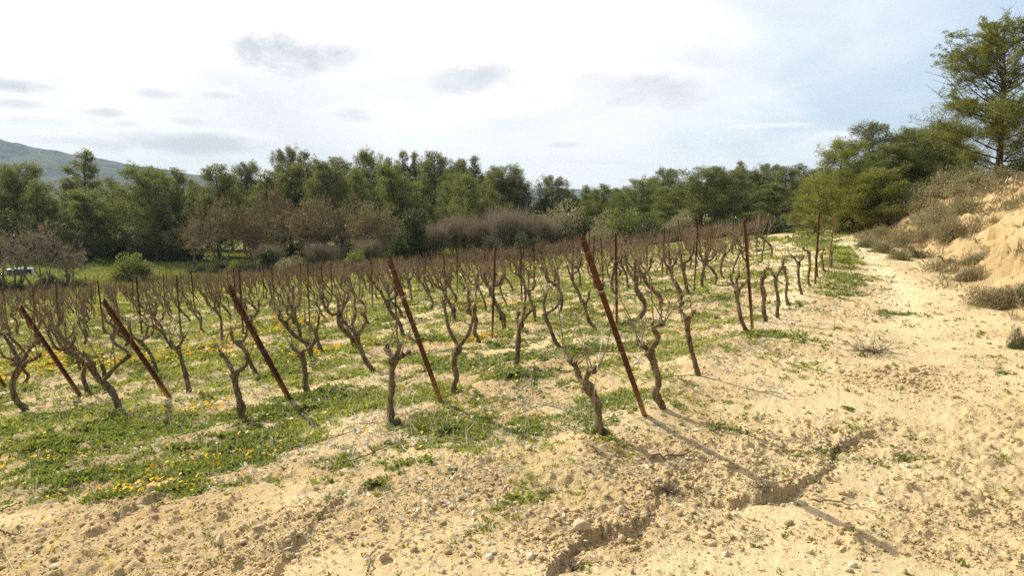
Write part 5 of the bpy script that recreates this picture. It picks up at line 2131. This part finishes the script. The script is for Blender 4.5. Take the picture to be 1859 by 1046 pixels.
# dry tumbled bush on the track
def dry_bush(px, py, w, n, lab, seed):
    rng = np.random.default_rng(seed)
    g = gp3(px, py)
    R = w / FPX * g[1] * .5
    parts = []
    for i in range(n):
        a = rng.uniform(0, 6.28)
        d = np.array([math.cos(a), math.sin(a) * .7, rng.uniform(.1, .8)])
        p = np.array([rng.normal(0, R * .15), rng.normal(0, R * .12), .005])
        Q = cane_path(p, d, R * rng.uniform(.5, 1.2), rng, .6, 6, .09)
        Q[:, 2] = np.maximum(Q[:, 2], .004)
        parts.append(tube(Q, np.linspace(.0035, .0012, 6), 3, 0, rng, cap=False))
        for _ in range(3):
            j = rng.integers(1, 5)
            Q2 = cane_path(Q[j], d + rng.normal(0, .8, 3), R * rng.uniform(.12, .4), rng, .5, 4, .05)
            Q2[:, 2] = np.maximum(Q2[:, 2], .004)
            parts.append(tube(Q2, np.linspace(.0018, .0009, 4), 3, 0, rng, cap=False))
    V, F = merge(parts)
    tag(mesh_obj('dead_branch', V, F, GREYBARK, loc=tuple(g)), lab, 'branch', 'dead brushwood on the soil')


dry_bush(1582, 640, 110, 46, 'tangle of dry branches lying on the track', 1)
dry_bush(1212, 900, 70, 30, 'clump of dry grass roots hanging over the gully', 2)
dry_bush(690, 960, 40, 10, 'few dry stalks on the foreground soil', 3)
dry_bush(1042, 1040, 60, 26, 'dry grass at the foot of the largest slab', 5)
dry_bush(1385, 900, 60, 24, 'grey dry tuft on the gully wall', 6)
dry_bush(1810, 668, 50, 8, 'dry twig beside a green sprig at the right of the track', 7)


# separate weed plants in the foreground
def rosette(px, py, w, lab, seed, up=.5, nl=22, dark=.2):
    rng = np.random.default_rng(seed)
    g = gp3(px, py)
    R = w / FPX * g[1] * .5
    parts, T = [], []
    for i in range(nl):
        a = i * 2.4 + rng.normal(0, .2)
        L = R * rng.uniform(.6, 1.1)
        e0 = rng.uniform(.3, 1.2) * up * 1.6
        m = 6
        pts = [np.zeros(3)]
        e = e0
        for q in range(m - 1):
            pts.append(pts[-1] + np.array([math.cos(a) * math.cos(e), math.sin(a) * math.cos(e), math.sin(e)]) * L / (m - 1))
            e -= .28
        C = np.array(pts)
        side = np.array([-math.sin(a), math.cos(a), 0])
        prof = np.array([.25, .75, 1.0, .95, .6, .05]) * L * .15 * (1 + .25 * np.array([0, 1, -1, 1, -1, 0]))
        V = np.stack([C - side * prof[:, None], C + side * prof[:, None] + [0, 0, 0]], 1).reshape(-1, 3)
        V[::2, 2] += prof * .35; V[1::2, 2] += prof * .35
        M = C.copy()
        V = np.concatenate([V, M])
        F = []
        for q in range(m - 1):
            F.append((2 * q, 12 + q, 12 + q + 1, 2 * q + 2)); F.append((12 + q, 2 * q + 1, 2 * q + 3, 12 + q + 1))
        parts.append((V, np.array(F))); T += [min(1, max(0, dark + rng.uniform(-.1, .25)))] * len(V)
    V, F = merge(parts)
    o = mesh_obj('weed_plant', V, F, WEED, smooth=True, attrs={'tint': np.array(T)}, loc=(g[0], g[1], g[2] + .004))
    tag(o, lab, 'weed', 'single weeds on the bare soil')


for i, (px, py, w, lab, up, nl, dk) in enumerate([
        (675, 892, 46, 'dark green rosette alone on the pale sand patch', .75, 30, .0), (823, 868, 34, 'grey-green rosette above the rounded stone', .4, 20, .1),
        (728, 868, 32, 'small rosette right of the dark rosette', .35, 16, .05), (782, 855, 34, 'bright bushy weed right of the pale curved cane', .9, 30, .5),
        (812, 795, 60, 'large leafy weed cluster below the second leaning post', .7, 40, .4), (470, 852, 26, 'flat weed on the smooth sand patch edge', .3, 16, .2),
        (580, 945, 30, 'grey weed on the crumbly edge of the left rill', .3, 16, .1), (618, 905, 30, 'flat rosette left of the dark rosette', .3, 18, .1),
        (1115, 775, 46, 'weed beside the white stone behind the nearest vine', .4, 22, .3), (950, 852, 22, 'tiny weed left of the gully', .4, 12, .1),
        (1338, 938, 18, 'tiny green sprig right of the gully', .5, 10, .05), (1540, 740, 34, 'flat green sprig on the track below the clod heap', .3, 16, .1),
        (1820, 676, 40, 'green sprig at the right of the track', .3, 16, .1), (698, 967, 20, 'bright moss-like weed on the foreground soil', .3, 16, .7),
        (560, 745, 50, 'dark leafy weed right of the foot of the third leaning post', .7, 36, .3), (1108, 508, 30, 'dark weed seen between far vines', .8, 16, .1),
        (1300, 580, 28, 'bright tuft between the slender vine and the tall post', .8, 20, .3), (985, 660, 34, 'dark weed right of the upright twiggy-headed vine', .6, 20, .1),
        (1385, 502, 34, 'dark bushy weed behind the trackside vines', .9, 26, .2), (925, 690, 60, 'wide leafy weed in front of the twiggy-headed vine', .5, 34, .4)]):
    rosette(px, py, w, lab, 90 + i, up, nl, dk)

# ------------------------------------------------------------------ haze
def haze_box():
    x0, x1, y0, y1, z0, z1 = -2700, 2700, -600, 3500, -30, 245
    V = np.array([(x, y, z) for z in (z0, z1) for y in (y0, y1) for x in (x0, x1)], float)
    F = np.array([(0, 2, 3, 1), (4, 5, 7, 6), (0, 1, 5, 4), (2, 6, 7, 3), (0, 4, 6, 2), (1, 3, 7, 5)])
    m = bpy.data.materials.new('haze_air'); m.use_nodes = True
    t = NT(m.node_tree)
    pv = t.n('ShaderNodeVolumePrincipled', i_Density=.00019)
    pv.inputs['Color'].default_value = (.70, .85, 1.0, 1)
    o = t.n('ShaderNodeOutputMaterial')
    t.t.links.new(pv.outputs[0], o.inputs['Volume'])
    tag(mesh_obj('haze', V, F, m, smooth=False), kind='stuff')


haze_box()
